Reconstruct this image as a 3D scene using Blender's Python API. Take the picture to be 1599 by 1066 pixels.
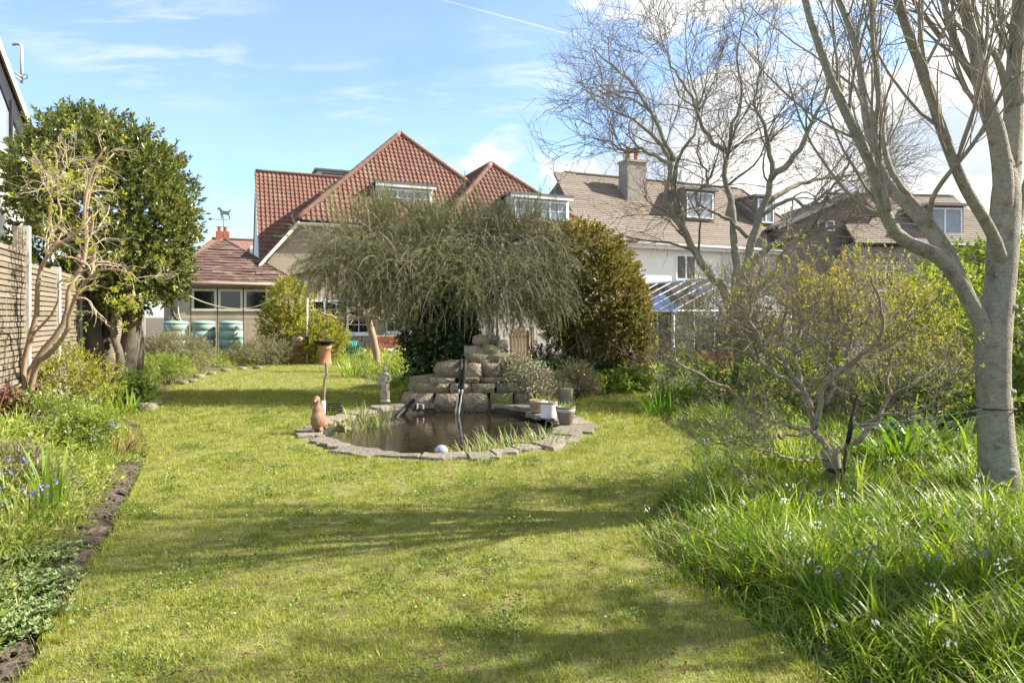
import bpy, math, random
import numpy as np
from mathutils import Vector, Quaternion
from mathutils.geometry import delaunay_2d_cdt

# ------------------------------------------------------------------ scene, camera, light
for o in list(bpy.data.objects): bpy.data.objects.remove(o)
SC = bpy.context.scene
COL = SC.collection
rad = math.radians
EYE, HOR, FP = 1.5, 495.0, 1066.0            # eye height (m), horizon row, focal length in photo pixels

cam = bpy.data.cameras.new('camera'); camo = bpy.data.objects.new('camera', cam); COL.objects.link(camo)
camo.location = (0, 0, EYE); camo.rotation_euler = (rad(90), 0, 0)
cam.sensor_width = 36; cam.lens = 24.0; cam.shift_y = -(533 - HOR) / 1599.0
cam.clip_start = 0.05; cam.clip_end = 3000
SC.camera = camo

SUN_EL, SUN_AZ = 38.0, 82.0                  # azimuth clockwise from +Y
sd = Vector((math.sin(rad(SUN_AZ)) * math.cos(rad(SUN_EL)), math.cos(rad(SUN_AZ)) * math.cos(rad(SUN_EL)), math.sin(rad(SUN_EL))))
sl = bpy.data.lights.new('sun', 'SUN'); sl.energy = 5.0; sl.angle = rad(0.53); sl.color = (1.0, 0.93, 0.82)
so = bpy.data.objects.new('sun', sl); COL.objects.link(so); so.rotation_euler = sd.to_track_quat('Z', 'Y').to_euler(); so.location = (20, 0, 30)

W = bpy.data.worlds.new('World'); SC.world = W; W.use_nodes = True
def build_world():
    nt = W.node_tree; nt.nodes.clear(); N = nt.nodes.new; L = nt.links.new
    def math_(op, a, b=None, c=None):
        n = N('ShaderNodeMath'); n.operation = op
        for i, v in enumerate((a, b, c)):
            if v is None: continue
            if isinstance(v, (int, float)): n.inputs[i].default_value = v
            else: L(v, n.inputs[i])
        return n.outputs[0]
    def sstep(v, a, b):
        n = N('ShaderNodeMapRange'); n.interpolation_type = 'SMOOTHSTEP'
        L(v, n.inputs[0]); n.inputs[1].default_value = a; n.inputs[2].default_value = b
        return n.outputs[0]
    sky = N('ShaderNodeTexSky'); sky.sky_type = 'NISHITA'; sky.sun_disc = False
    sky.sun_elevation = rad(SUN_EL); sky.sun_rotation = rad(SUN_AZ); sky.altitude = 50; sky.air_density = 1.0; sky.dust_density = 0.7; sky.ozone_density = 4.5
    tc = N('ShaderNodeTexCoord'); sep = N('ShaderNodeSeparateXYZ'); L(tc.outputs['Generated'], sep.inputs[0])
    x, y, z = sep.outputs
    zz = math_('MAXIMUM', z, 0.0); den = math_('ADD', zz, 0.12)
    cx = math_('DIVIDE', x, den); cy = math_('DIVIDE', y, den)
    com = N('ShaderNodeCombineXYZ'); L(cx, com.inputs[0]); L(cy, com.inputs[1])
    # thin rippled high cloud
    mp = N('ShaderNodeMapping'); L(com.outputs[0], mp.inputs[0]); mp.inputs['Rotation'].default_value = (0, 0, rad(-28)); mp.inputs['Scale'].default_value = (1.0, 2.6, 1)
    n1 = N('ShaderNodeTexNoise'); L(mp.outputs[0], n1.inputs['Vector']); n1.inputs['Scale'].default_value = 2.6; n1.inputs['Detail'].default_value = 7; n1.inputs['Roughness'].default_value = 0.62; n1.inputs['Distortion'].default_value = 0.3
    n2 = N('ShaderNodeTexNoise'); L(com.outputs[0], n2.inputs['Vector']); n2.inputs['Scale'].default_value = 0.62; n2.inputs['Detail'].default_value = 3
    cirrus = math_('MULTIPLY', sstep(n1.outputs[0], 0.47, 0.70), sstep(n2.outputs[0], 0.42, 0.56))
    cirrus = math_('ADD', math_('MULTIPLY', cirrus, 0.42), 0.10)
    # heaped cloud, more of it towards the sun's side
    mp2 = N('ShaderNodeMapping'); L(tc.outputs['Generated'], mp2.inputs[0]); mp2.inputs['Scale'].default_value = (1, 1, 1.9); mp2.inputs['Location'].default_value = (0.35, 0.1, 0.2)
    n3 = N('ShaderNodeTexNoise'); L(mp2.outputs[0], n3.inputs['Vector']); n3.inputs['Scale'].default_value = 3.6; n3.inputs['Detail'].default_value = 9; n3.inputs['Roughness'].default_value = 0.52
    ysafe = math_('MAXIMUM', math_('ABSOLUTE', y), 0.05)
    side = math_('SUBTRACT', math_('MULTIPLY', sstep(math_('DIVIDE', x, ysafe), -0.45, 0.5), 0.33), 0.10)
    low = math_('MULTIPLY', sstep(z, 0.26, 0.10), 0.05)
    cum = sstep(math_('ADD', math_('ADD', n3.outputs[0], side), low), 0.565, 0.635)
    # shading inside the heaps
    n4 = N('ShaderNodeTexNoise'); L(mp2.outputs[0], n4.inputs['Vector']); n4.inputs['Scale'].default_value = 5.0; n4.inputs['Detail'].default_value = 6
    ccol = N('ShaderNodeMix'); ccol.data_type = 'RGBA'; L(sstep(n4.outputs[0], 0.35, 0.6), ccol.inputs[0])
    ccol.inputs[6].default_value = (0.60, 0.68, 0.79, 1); ccol.inputs[7].default_value = (1.0, 0.985, 0.95, 1)
    # vapour trail: a thin band along a great circle
    nrm = N('ShaderNodeVectorMath'); nrm.operation = 'DOT_PRODUCT'; L(tc.outputs['Generated'], nrm.inputs[0])
    a = Vector(((690 - 799.5) / FP, 1, (HOR - 0) / FP)); b = Vector(((905 - 799.5) / FP, 1, (HOR - 58) / FP))
    nv = a.cross(b).normalized(); nrm.inputs[1].default_value = nv
    trail = math_('MULTIPLY', sstep(math_('ABSOLUTE', nrm.outputs['Value']), 0.0024, 0.0005), 0.38)
    mid = (a + b).normalized()
    d2 = N('ShaderNodeVectorMath'); d2.operation = 'DOT_PRODUCT'; L(tc.outputs['Generated'], d2.inputs[0]); d2.inputs[1].default_value = mid
    trail = math_('MULTIPLY', trail, sstep(d2.outputs['Value'], 0.985, 0.997))
    # pale band low in the air
    bg1 = N('ShaderNodeBackground'); L(sky.outputs[0], bg1.inputs[0]); bg1.inputs[1].default_value = 0.115
    bg2 = N('ShaderNodeBackground'); L(ccol.outputs[2], bg2.inputs[0]); bg2.inputs[1].default_value = 0.48
    thin = math_('MAXIMUM', cirrus, trail)
    fac = math_('MAXIMUM', cum, thin)
    mx = N('ShaderNodeMixShader'); L(fac, mx.inputs[0]); L(bg1.outputs[0], mx.inputs[1]); L(bg2.outputs[0], mx.inputs[2])
    out = N('ShaderNodeOutputWorld'); L(mx.outputs[0], out.inputs[0])
build_world()
SC.view_settings.view_transform = 'Standard'; SC.view_settings.look = 'None'; SC.view_settings.gamma = 1; SC.view_settings.use_curve_mapping = False
SC.view_settings.exposure = 1.5
SC.render.engine = 'CYCLES'
SC.cycles.max_bounces = 6; SC.cycles.transparent_max_bounces = 12; SC.cycles.diffuse_bounces = 2; SC.cycles.transmission_bounces = 5; SC.cycles.glossy_bounces = 3

# ------------------------------------------------------------------ geometry helpers
def P(px, py, d):                             # point on the ray of a photo pixel at depth d
    return np.array([(px - 799.5) / FP * d, d, EYE - (py - HOR) / FP * d])
def G(px, py, z=0.0):                         # point of the ray on level ground
    return P(px, py, (EYE - z) * FP / (py - HOR))
A = rad(23.0); CU, SU = math.cos(A), math.sin(A)
U = np.array([CU, SU, 0.0]); V = np.array([-SU, CU, 0.0]); Z = np.array([0, 0, 1.0])   # plot axes: along the house fronts / along the fence
O = np.array([-7.6, 27.0, 0.0])
def S(s, t, z): return O + s * U + t * V + z * Z

class MB:
    def __init__(s): s.v = []; s.f = []; s.n = 0
    def add(s, v, f):
        v = np.asarray(v, float).reshape(-1, 3)
        f = np.asarray(f, int)
        s.v.append(v); s.f.append(f + s.n); s.n += len(v); return s
    def box(s, c, h, ax=(U, V, Z)):
        c = np.asarray(c, float); q = []
        for k in range(8):
            q.append(c + ax[0] * h[0] * (1 if k & 1 else -1) + ax[1] * h[1] * (1 if k & 2 else -1) + ax[2] * h[2] * (1 if k & 4 else -1))
        return s.add(q, [[0, 2, 3, 1], [4, 5, 7, 6], [0, 1, 5, 4], [2, 6, 7, 3], [0, 4, 6, 2], [1, 3, 7, 5]])
    def sbox(s, s0, s1, t0, t1, z0, z1):
        return s.box(S((s0 + s1) / 2, (t0 + t1) / 2, (z0 + z1) / 2), ((s1 - s0) / 2, (t1 - t0) / 2, (z1 - z0) / 2))
    def prism(s, poly, d):                    # poly: 3D points in order, d: extrusion vector
        p = np.asarray(poly, float); n = len(p)
        s.v.append(p); s.v.append(p + d); b = s.n; s.n += 2 * n
        s.f.append(np.array([list(range(b, b + n))[::-1]])); s.f.append(np.array([list(range(b + n, b + 2 * n))]))
        s.f.append(np.array([[b + i, b + (i + 1) % n, b + n + (i + 1) % n, b + n + i] for i in range(n)]))
        return s
    def poly(s, p): return s.add(p, [list(range(len(p)))])
    def tube(s, pts, r, k=8, caps=True):
        pts = np.asarray(pts, float); r = np.broadcast_to(np.asarray(r, float), (len(pts),))
        s.tubes(pts[None], r[None], k)
        if caps:
            n = len(pts); b = s.n - n * k
            s.f.append(np.array([[b + i for i in range(k)][::-1]])); s.f.append(np.array([[s.n - k + i for i in range(k)]]))
        return s
    def tubes(s, P_, R_, k=4):                # batch of polylines (B,n,3) with radii (B,n)
        P_ = np.asarray(P_, float); R_ = np.asarray(R_, float); B, n, _ = P_.shape
        if B == 0: return s
        T = np.gradient(P_, axis=1); T /= np.linalg.norm(T, axis=2, keepdims=True) + 1e-9
        D = P_[:, -1] - P_[:, 0]; D /= np.linalg.norm(D, axis=1, keepdims=True) + 1e-9
        ref = np.where(np.abs(D[:, 2:3]) > 0.8, np.array([[1.0, 0.2, 0]]), np.array([[0.0, 0, 1]]))
        N1 = np.cross(T, ref[:, None, :]); N1 /= np.linalg.norm(N1, axis=2, keepdims=True) + 1e-9
        N2 = np.cross(T, N1)
        a = np.arange(k) / k * 2 * np.pi
        V_ = P_[:, :, None, :] + R_[:, :, None, None] * (N1[:, :, None, :] * np.cos(a)[None, None, :, None] + N2[:, :, None, :] * np.sin(a)[None, None, :, None])
        i = np.arange(n - 1)[:, None]; j = np.arange(k)[None, :]
        q = np.stack([i * k + j, i * k + (j + 1) % k, (i + 1) * k + (j + 1) % k, (i + 1) * k + j], -1).reshape(-1, 4)
        F = (q[None] + (np.arange(B) * n * k)[:, None, None]).reshape(-1, 4)
        return s.add(V_.reshape(-1, 3), F)
    def lathe(s, c, prof, k=16, ax=None):     # prof: (radius, z)
        c = np.asarray(c, float); a = np.arange(k) / k * 2 * np.pi; n = len(prof)
        v = np.array([[c[0] + r * math.cos(t), c[1] + r * math.sin(t), c[2] + z] for r, z in prof for t in a])
        f = [[i * k + j, i * k + (j + 1) % k, (i + 1) * k + (j + 1) % k, (i + 1) * k + j] for i in range(n - 1) for j in range(k)]
        return s.add(v, f)
    def build(s, name, mat, parent=None, smooth=False, kind=None, label=None):
        return obj(name, s.mesh(name, smooth, wloc(parent)), mat, parent, kind, label)
    def mesh(s, name, smooth=False, off=None):
        V_ = np.concatenate(s.v) if s.v else np.zeros((0, 3))
        if off is not None: V_ = V_ - off
        loops = np.concatenate([f.ravel() for f in s.f]); tot = np.concatenate([np.full(len(f), f.shape[1]) for f in s.f])
        start = np.concatenate([[0], np.cumsum(tot)[:-1]])
        me = bpy.data.meshes.new(name)
        me.vertices.add(len(V_)); me.vertices.foreach_set('co', V_.astype(np.float32).ravel())
        me.loops.add(len(loops)); me.loops.foreach_set('vertex_index', loops.astype(np.int32))
        me.polygons.add(len(tot)); me.polygons.foreach_set('loop_start', start.astype(np.int32))
        if smooth: me.polygons.foreach_set('use_smooth', np.ones(len(tot), bool))
        else: me.polygons.foreach_set('use_smooth', np.zeros(len(tot), bool))
        me.update(calc_edges=True); me.validate()
        return me

def wloc(p):
    v = np.zeros(3)
    while p is not None: v += np.array(p.location); p = p.parent
    return v
def obj(name, me, mat, parent=None, kind=None, label=None):
    o = bpy.data.objects.new(name, me); COL.objects.link(o)
    if mat is not None and len(me.materials) == 0: me.materials.append(mat)
    if parent is not None: o.parent = parent
    if kind: o['kind'] = kind
    if label: o['label'] = label
    return o
def thing(name, label, cat, base, group=None):
    o = bpy.data.objects.new(name, None); COL.objects.link(o); o.location = tuple(base); o.empty_display_size = 0.1
    return tag(o, label, cat, group)
def tag(o, label, cat, group=None):
    o['label'] = label; o['category'] = cat
    if group: o['group'] = group
    return o
def single(mb, name, mat, label, cat, base=None, group=None, smooth=False):     # a thing that is one mesh
    base = np.asarray(base if base is not None else np.concatenate(mb.v).min(0))
    o = obj(name, mb.mesh(name, smooth, base), mat); o.location = tuple(base)
    return tag(o, label, cat, group)
def copy_tree(o, parent=None):
    c = o.copy(); COL.objects.link(c)
    if parent is not None: c.parent = parent
    for ch in list(o.children): copy_tree(ch, c)
    return c

# ------------------------------------------------------------------ materials
def mat(name, col, rough=0.8, vary=None, scale=8.0, bump=0.0, bscale=None, spec=0.3, metal=0.0, detail=6, coords='Object', v2=None, stretch=None, island=0.0):
    m = bpy.data.materials.new(name); m.use_nodes = True; nt = m.node_tree; b = nt.nodes['Principled BSDF']; N = nt.nodes.new; L = nt.links.new
    b.inputs['Roughness'].default_value = rough; b.inputs['Metallic'].default_value = metal; b.inputs['Specular IOR Level'].default_value = spec
    b.inputs['Base Color'].default_value = (*col, 1)
    geo = N('ShaderNodeNewGeometry'); vec = geo.outputs['Position']
    if stretch:
        mp = N('ShaderNodeMapping'); mp.inputs['Scale'].default_value = stretch; L(vec, mp.inputs[0]); vec = mp.outputs[0]
    last = None
    if vary:
        n = N('ShaderNodeTexNoise'); L(vec, n.inputs['Vector']); n.inputs['Scale'].default_value = scale; n.inputs['Detail'].default_value = detail; n.inputs['Roughness'].default_value = 0.65
        r = N('ShaderNodeMapRange'); L(n.outputs[0], r.inputs[0]); r.inputs[1].default_value = 0.34; r.inputs[2].default_value = 0.66
        mx = N('ShaderNodeMix'); mx.data_type = 'RGBA'; L(r.outputs[0], mx.inputs[0]); mx.inputs[6].default_value = (*col, 1); mx.inputs[7].default_value = (*vary, 1)
        last = mx.outputs[2]
        if v2:
            n2 = N('ShaderNodeTexNoise'); L(vec, n2.inputs['Vector']); n2.inputs['Scale'].default_value = scale * 0.31; n2.inputs['Detail'].default_value = 5
            r2 = N('ShaderNodeMapRange'); L(n2.outputs[0], r2.inputs[0]); r2.inputs[1].default_value = 0.52; r2.inputs[2].default_value = 0.68
            m2 = N('ShaderNodeMix'); m2.data_type = 'RGBA'; L(r2.outputs[0], m2.inputs[0]); L(last, m2.inputs[6]); m2.inputs[7].default_value = (*v2, 1); last = m2.outputs[2]
    if island:
        hs = N('ShaderNodeHueSaturation'); r3 = N('ShaderNodeMapRange'); oi = N('ShaderNodeObjectInfo')
        ad = N('ShaderNodeMath'); ad.operation = 'ADD'; L(geo.outputs['Random Per Island'], ad.inputs[0]); L(oi.outputs['Random'], ad.inputs[1])
        fr = N('ShaderNodeMath'); fr.operation = 'FRACT'; L(ad.outputs[0], fr.inputs[0])
        L(fr.outputs[0], r3.inputs[0]); r3.inputs[3].default_value = 1 - island; r3.inputs[4].default_value = 1 + island
        L(r3.outputs[0], hs.inputs['Value'])
        if last: L(last, hs.inputs['Color'])
        else: hs.inputs['Color'].default_value = (*col, 1)
        last = hs.outputs[0]
    if last: L(last, b.inputs['Base Color'])
    if bump:
        nb = N('ShaderNodeTexNoise'); L(vec, nb.inputs['Vector']); nb.inputs['Scale'].default_value = bscale or scale * 3; nb.inputs['Detail'].default_value = 5
        bp = N('ShaderNodeBump'); bp.inputs['Strength'].default_value = 1.0; bp.inputs['Distance'].default_value = bump; L(nb.outputs[0], bp.inputs['Height']); L(bp.outputs[0], b.inputs['Normal'])
    return m
def leafmat(name, cols, trans=0.4, rough=0.45, spec=0.4, big=1.2, inst=False):
    """leaf: colour picked per leaf from a ramp; light passes through"""
    m = bpy.data.materials.new(name); m.use_nodes = True; nt = m.node_tree; b = nt.nodes['Principled BSDF']; N = nt.nodes.new; L = nt.links.new
    geo = N('ShaderNodeNewGeometry'); src = geo.outputs['Random Per Island']
    if inst:
        oi = N('ShaderNodeObjectInfo'); ad = N('ShaderNodeMath'); ad.operation = 'ADD'; L(src, ad.inputs[0]); L(oi.outputs['Random'], ad.inputs[1])
        fr = N('ShaderNodeMath'); fr.operation = 'FRACT'; L(ad.outputs[0], fr.inputs[0]); src = fr.outputs[0]
    n = N('ShaderNodeTexNoise'); L(geo.outputs['Position'], n.inputs['Vector']); n.inputs['Scale'].default_value = big; n.inputs['Detail'].default_value = 4
    mr = N('ShaderNodeMapRange'); L(n.outputs[0], mr.inputs[0]); mr.inputs[1].default_value = 0.3; mr.inputs[2].default_value = 0.7; mr.inputs[3].default_value = -0.22; mr.inputs[4].default_value = 0.22
    ad2 = N('ShaderNodeMath'); ad2.operation = 'ADD'; ad2.use_clamp = True; L(src, ad2.inputs[0]); L(mr.outputs[0], ad2.inputs[1])
    cr = N('ShaderNodeValToRGB'); L(ad2.outputs[0], cr.inputs[0]); e = cr.color_ramp.elements
    for i, c in enumerate(cols):
        p = i / (len(cols) - 1)
        if i < 2: e[i].position = p if i == 0 else (1.0 if len(cols) == 2 else p); e[i].color = (*c, 1)
        else: q = e.new(p); q.color = (*c, 1)
    L(cr.outputs[0], b.inputs['Base Color']); b.inputs['Roughness'].default_value = rough; b.inputs['Specular IOR Level'].default_value = spec
    if trans:
        t = N('ShaderNodeBsdfTranslucent'); hs = N('ShaderNodeHueSaturation'); hs.inputs['Hue'].default_value = 0.485; hs.inputs['Saturation'].default_value = 1.1; hs.inputs['Value'].default_value = 1.25
        L(cr.outputs[0], hs.inputs['Color']); L(hs.outputs[0], t.inputs[0])
        mx = N('ShaderNodeMixShader'); mx.inputs[0].default_value = trans; L(b.outputs[0], mx.inputs[1]); L(t.outputs[0], mx.inputs[2])
        L(mx.outputs[0], nt.nodes['Material Output'].inputs[0])
    return m
def glassmat(name, tint=(0.9, 0.95, 0.93), refl=0.25):
    m = bpy.data.materials.new(name); m.use_nodes = True; nt = m.node_tree; N = nt.nodes.new; L = nt.links.new; nt.nodes.remove(nt.nodes['Principled BSDF'])
    t = N('ShaderNodeBsdfTransparent'); t.inputs[0].default_value = (*tint, 1); g = N('ShaderNodeBsdfGlossy'); g.inputs['Roughness'].default_value = 0.04
    fr = N('ShaderNodeFresnel'); fr.inputs[0].default_value = 1.5; ad = N('ShaderNodeMath'); ad.operation = 'ADD'; ad.use_clamp = True; L(fr.outputs[0], ad.inputs[0]); ad.inputs[1].default_value = refl
    mx = N('ShaderNodeMixShader'); L(ad.outputs[0], mx.inputs[0]); L(t.outputs[0], mx.inputs[1]); L(g.outputs[0], mx.inputs[2]); L(mx.outputs[0], nt.nodes['Material Output'].inputs[0])
    return m

M = dict(
    soil=mat('soil', (0.060, 0.047, 0.034), 0.97, (0.145, 0.115, 0.085), 14, 0.05, 30, v2=(0.075, 0.072, 0.035)),
    thatch=mat('thatch', (0.15, 0.18, 0.038), 0.97, (0.25, 0.24, 0.07), 45, 0.02, 90, v2=(0.20, 0.165, 0.09)),
    redtile=mat('red_tile', (0.140, 0.064, 0.048), 0.9, (0.195, 0.10, 0.076), 5.5, 0.004, 60, v2=(0.185, 0.125, 0.08)),
    redcap=mat('red_cap', (0.20, 0.115, 0.085), 0.9, (0.26, 0.155, 0.12), 5, 0.003),
    browntile=mat('brown_tile', (0.155, 0.125, 0.100), 0.92, (0.23, 0.195, 0.158), 7, 0.004, 50, v2=(0.185, 0.135, 0.105), stretch=(1, 1, 3), island=0.12),
    garageroof=mat('garage_roof', (0.085, 0.047, 0.037), 0.9, (0.13, 0.082, 0.066), 6, 0.006, 40, v2=(0.22, 0.16, 0.13), stretch=(1, 1, 5)),
    render=mat('pebbledash', (0.44, 0.375, 0.29), 0.95, (0.33, 0.275, 0.21), 40, 0.012, 90),
    concrete=mat('concrete_panel', (0.40, 0.325, 0.245), 0.92, (0.34, 0.27, 0.20), 3.5, 0.003, 60, v2=(0.29, 0.235, 0.18)),
    white=mat('white_paint', (0.78, 0.76, 0.72), 0.6, (0.70, 0.68, 0.63), 2.0),
    whitewall=mat('white_wall', (0.84, 0.82, 0.76), 0.85, (0.79, 0.77, 0.71), 1.2, 0.002, 40),
    cream=mat('cream_frame', (0.55, 0.50, 0.40), 0.7, (0.48, 0.43, 0.34), 4),
    upvc=mat('window_frame', (0.80, 0.81, 0.82), 0.35, spec=0.5),
    dark=mat('dark_metal', (0.022, 0.022, 0.024), 0.5, spec=0.4),
    lead=mat('lead', (0.10, 0.105, 0.115), 0.6, (0.15, 0.155, 0.165), 5),
    pane=mat('window_pane', (0.012, 0.016, 0.02), 0.04, spec=0.8),
    blind=mat('window_blind', (0.30, 0.34, 0.38), 0.12, (0.20, 0.24, 0.28), 1.5, spec=0.7),
    stone=mat('sandstone', (0.30, 0.25, 0.18), 0.93, (0.17, 0.14, 0.095), 11, 0.05, 20, v2=(0.38, 0.32, 0.24), island=0.18),
    mossy=mat('mossy_stone', (0.27, 0.235, 0.165), 0.95, (0.14, 0.14, 0.07), 9, 0.05, 20, v2=(0.19, 0.19, 0.06), island=0.15),
    coping=mat('coping_stone', (0.245, 0.215, 0.175), 0.95, (0.15, 0.13, 0.10), 12, 0.03, 26, v2=(0.20, 0.19, 0.12), island=0.2),
    stonewall=mat('stone_house_wall', (0.36, 0.32, 0.27), 0.95, (0.27, 0.235, 0.195), 6, 0.01, 20, island=0.16),
    statue=mat('cast_stone', (0.36, 0.33, 0.28), 0.95, (0.22, 0.205, 0.16), 16, 0.004, 70, v2=(0.12, 0.12, 0.09)),
    bird=mat('brown_ceramic', (0.27, 0.165, 0.10), 0.8, (0.19, 0.115, 0.07), 22, 0.004, 60),
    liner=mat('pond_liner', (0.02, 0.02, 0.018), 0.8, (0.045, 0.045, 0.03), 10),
    terracotta=mat('terracotta', (0.40, 0.165, 0.085), 0.85, (0.33, 0.145, 0.085), 9, 0.002, v2=(0.42, 0.27, 0.19)),
    oldclay=mat('weathered_clay', (0.30, 0.20, 0.14), 0.9, (0.38, 0.30, 0.23), 12, 0.003),
    potgrey=mat('glazed_grey', (0.20, 0.17, 0.135), 0.6, (0.14, 0.12, 0.095), 14, 0.002),
    potband=mat('pale_band', (0.50, 0.43, 0.33), 0.8, (0.40, 0.34, 0.26), 18),
    potwhite=mat('white_glaze', (0.72, 0.72, 0.70), 0.4, (0.62, 0.62, 0.60), 10),
    butt=mat('butt_plastic', (0.22, 0.335, 0.29), 0.55, (0.27, 0.385, 0.335), 3),
    fencewood=mat('fence_wood', (0.26, 0.22, 0.165), 0.9, (0.18, 0.15, 0.11), 5, 0.002, 60, stretch=(3, 3, 12), island=0.15),
    fencepost=mat('concrete_post', (0.47, 0.45, 0.41), 0.92, (0.38, 0.36, 0.32), 7, 0.002),
    wood=mat('weathered_wood', (0.27, 0.18, 0.11), 0.85, (0.20, 0.13, 0.08), 12, 0.003, stretch=(4, 4, 0.7)),
    brick=mat('brick', (0.34, 0.12, 0.07), 0.9, (0.27, 0.095, 0.06), 12, 0.003, island=0.2),
    rust=mat('rusty_iron', (0.055, 0.032, 0.022), 0.75, (0.10, 0.055, 0.035), 30, 0.001),
    rubber=mat('black_rubber', (0.02, 0.021, 0.02), 0.6),
    hose=mat('green_hose', (0.03, 0.22, 0.16), 0.45),
    rope=mat('yellow_rope', (0.62, 0.57, 0.36), 0.8),
    cord=mat('grey_cord', (0.33, 0.32, 0.29), 0.8),
    barksmooth=mat('smooth_bark', (0.36, 0.335, 0.26), 0.92, (0.25, 0.24, 0.17), 34, 0.018, 70, v2=(0.21, 0.165, 0.125), stretch=(1, 1, 1.15)),
    barkgrey=mat('grey_bark', (0.285, 0.265, 0.20), 0.9, (0.20, 0.185, 0.14), 14, 0.008, 40, v2=(0.33, 0.32, 0.24)),
    twiggrey=mat('twig_grey', (0.23, 0.20, 0.155), 0.85, (0.30, 0.265, 0.20), 9),
    twigdark=mat('twig', (0.16, 0.138, 0.10), 0.85, (0.23, 0.195, 0.145), 12),
    barktan=mat('tan_bark', (0.33, 0.25, 0.165), 0.85, (0.25, 0.18, 0.115), 16, 0.004, 45, stretch=(1, 1, 0.4)),
    barksmall=mat('gnarled_bark', (0.30, 0.25, 0.18), 0.9, (0.20, 0.165, 0.12), 22, 0.006, 60),
    barkbay=mat('bay_bark', (0.165, 0.14, 0.105), 0.92, (0.11, 0.092, 0.07), 10, 0.01, 30, stretch=(1, 1, 0.4)),
    drytwig=mat('dry_twig', (0.46, 0.385, 0.27), 0.85, (0.36, 0.295, 0.20), 18),
    greytwig=mat('grey_twig', (0.235, 0.20, 0.155), 0.9, (0.17, 0.14, 0.105), 25),
    glass=glassmat('greenhouse_glass', (0.90, 0.95, 0.95), 0.22),
    bayleaf=leafmat('bay_leaf', [(0.045, 0.068, 0.015), (0.095, 0.130, 0.028), (0.170, 0.205, 0.048), (0.310, 0.310, 0.090)], 0.32, 0.3, 0.6),
    budleaf=leafmat('spring_leaf', [(0.247, 0.312, 0.039), (0.351, 0.390, 0.065), (0.442, 0.429, 0.091)], 0.5, 0.5),
    needle=leafmat('needle_leaf', [(0.130, 0.170, 0.060), (0.225, 0.260, 0.105), (0.330, 0.345, 0.160), (0.450, 0.420, 0.250)], 0.45, 0.55, 0.3, 2.2),
    domeleaf=leafmat('dome_leaf', [(0.095, 0.110, 0.022), (0.180, 0.185, 0.040), (0.290, 0.260, 0.060), (0.430, 0.320, 0.100)], 0.35, 0.4, 0.5, 0.8),
    ivy=leafmat('ivy_leaf', [(0.015, 0.036, 0.012), (0.033, 0.069, 0.018), (0.063, 0.108, 0.027)], 0.15, 0.4, 0.5),
    yellowleaf=leafmat('yellow_leaf', [(0.169, 0.215, 0.026), (0.312, 0.338, 0.046), (0.468, 0.429, 0.072)], 0.45, 0.5),
    midleaf=leafmat('mid_leaf', [(0.068, 0.128, 0.021), (0.135, 0.210, 0.033), (0.240, 0.300, 0.053)], 0.4, 0.42, 0.45),
    brightleaf=leafmat('bright_leaf', [(0.117, 0.208, 0.026), (0.221, 0.325, 0.046), (0.351, 0.403, 0.078)], 0.45, 0.42, 0.45),
    greyleaf=leafmat('grey_leaf', [(0.156, 0.163, 0.085), (0.260, 0.254, 0.130), (0.377, 0.345, 0.189)], 0.3, 0.7, 0.2),
    oliveleaf=leafmat('olive_leaf', [(0.091, 0.104, 0.046), (0.169, 0.169, 0.078), (0.260, 0.240, 0.124)], 0.3, 0.6, 0.3),
    strap=leafmat('strap_leaf', [(0.055, 0.130, 0.015), (0.105, 0.215, 0.024), (0.190, 0.310, 0.045)], 0.42, 0.35, 0.35, 2.0),
    iris=leafmat('iris_leaf', [(0.117, 0.215, 0.029), (0.202, 0.305, 0.046), (0.299, 0.364, 0.072)], 0.45, 0.4, 0.45),
    reed=leafmat('reed_leaf', [(0.130, 0.195, 0.046), (0.234, 0.299, 0.078), (0.429, 0.390, 0.195)], 0.4, 0.5),
    purple=leafmat('purple_leaf', [(0.078, 0.023, 0.029), (0.143, 0.046, 0.052), (0.247, 0.117, 0.098)], 0.25, 0.45),
    brown=leafmat('dead_leaf', [(0.156, 0.084, 0.042), (0.276, 0.162, 0.090), (0.396, 0.276, 0.156)], 0.3, 0.8, 0.1),
    succ=leafmat('succulent_leaf', [(0.120, 0.185, 0.055), (0.190, 0.260, 0.090), (0.270, 0.330, 0.140)], 0.3, 0.5, 0.3),
    orangeleaf=leafmat('orange_leaf', [(0.200, 0.210, 0.030), (0.340, 0.280, 0.050), (0.420, 0.310, 0.060)], 0.45, 0.3, 0.5),
    bluefl=leafmat('blue_petal', [(0.180, 0.170, 0.420), (0.270, 0.260, 0.580), (0.400, 0.400, 0.680)], 0.35, 0.6, 0.2),
    whitefl=leafmat('white_petal', [(0.620, 0.640, 0.580), (0.750, 0.750, 0.700)], 0.35, 0.6, 0.2),
    pinkfl=leafmat('pink_petal', [(0.500, 0.160, 0.200), (0.620, 0.300, 0.320)], 0.35, 0.6, 0.2),
    yellowfl=leafmat('yellow_petal', [(0.700, 0.420, 0.030), (0.720, 0.550, 0.100)], 0.35, 0.6, 0.2),
    grass=leafmat('lawn_grass', [(0.235, 0.205, 0.100), (0.175, 0.240, 0.030), (0.255, 0.315, 0.042), (0.345, 0.385, 0.062), (0.450, 0.400, 0.150)], 0.42, 0.6, 0.2, 4.5, inst=True),
    longgrass=leafmat('long_grass', [(0.300, 0.250, 0.110), (0.085, 0.170, 0.016), (0.120, 0.230, 0.020), (0.180, 0.300, 0.030), (0.260, 0.365, 0.045), (0.400, 0.440, 0.110)], 0.5, 0.4, 0.28, 1.6, inst=True),
    cover=leafmat('bed_cover', [(0.120, 0.200, 0.025), (0.220, 0.310, 0.045), (0.350, 0.400, 0.085), (0.480, 0.460, 0.190)], 0.45, 0.5, 0.25, 1.8, inst=True),
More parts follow.
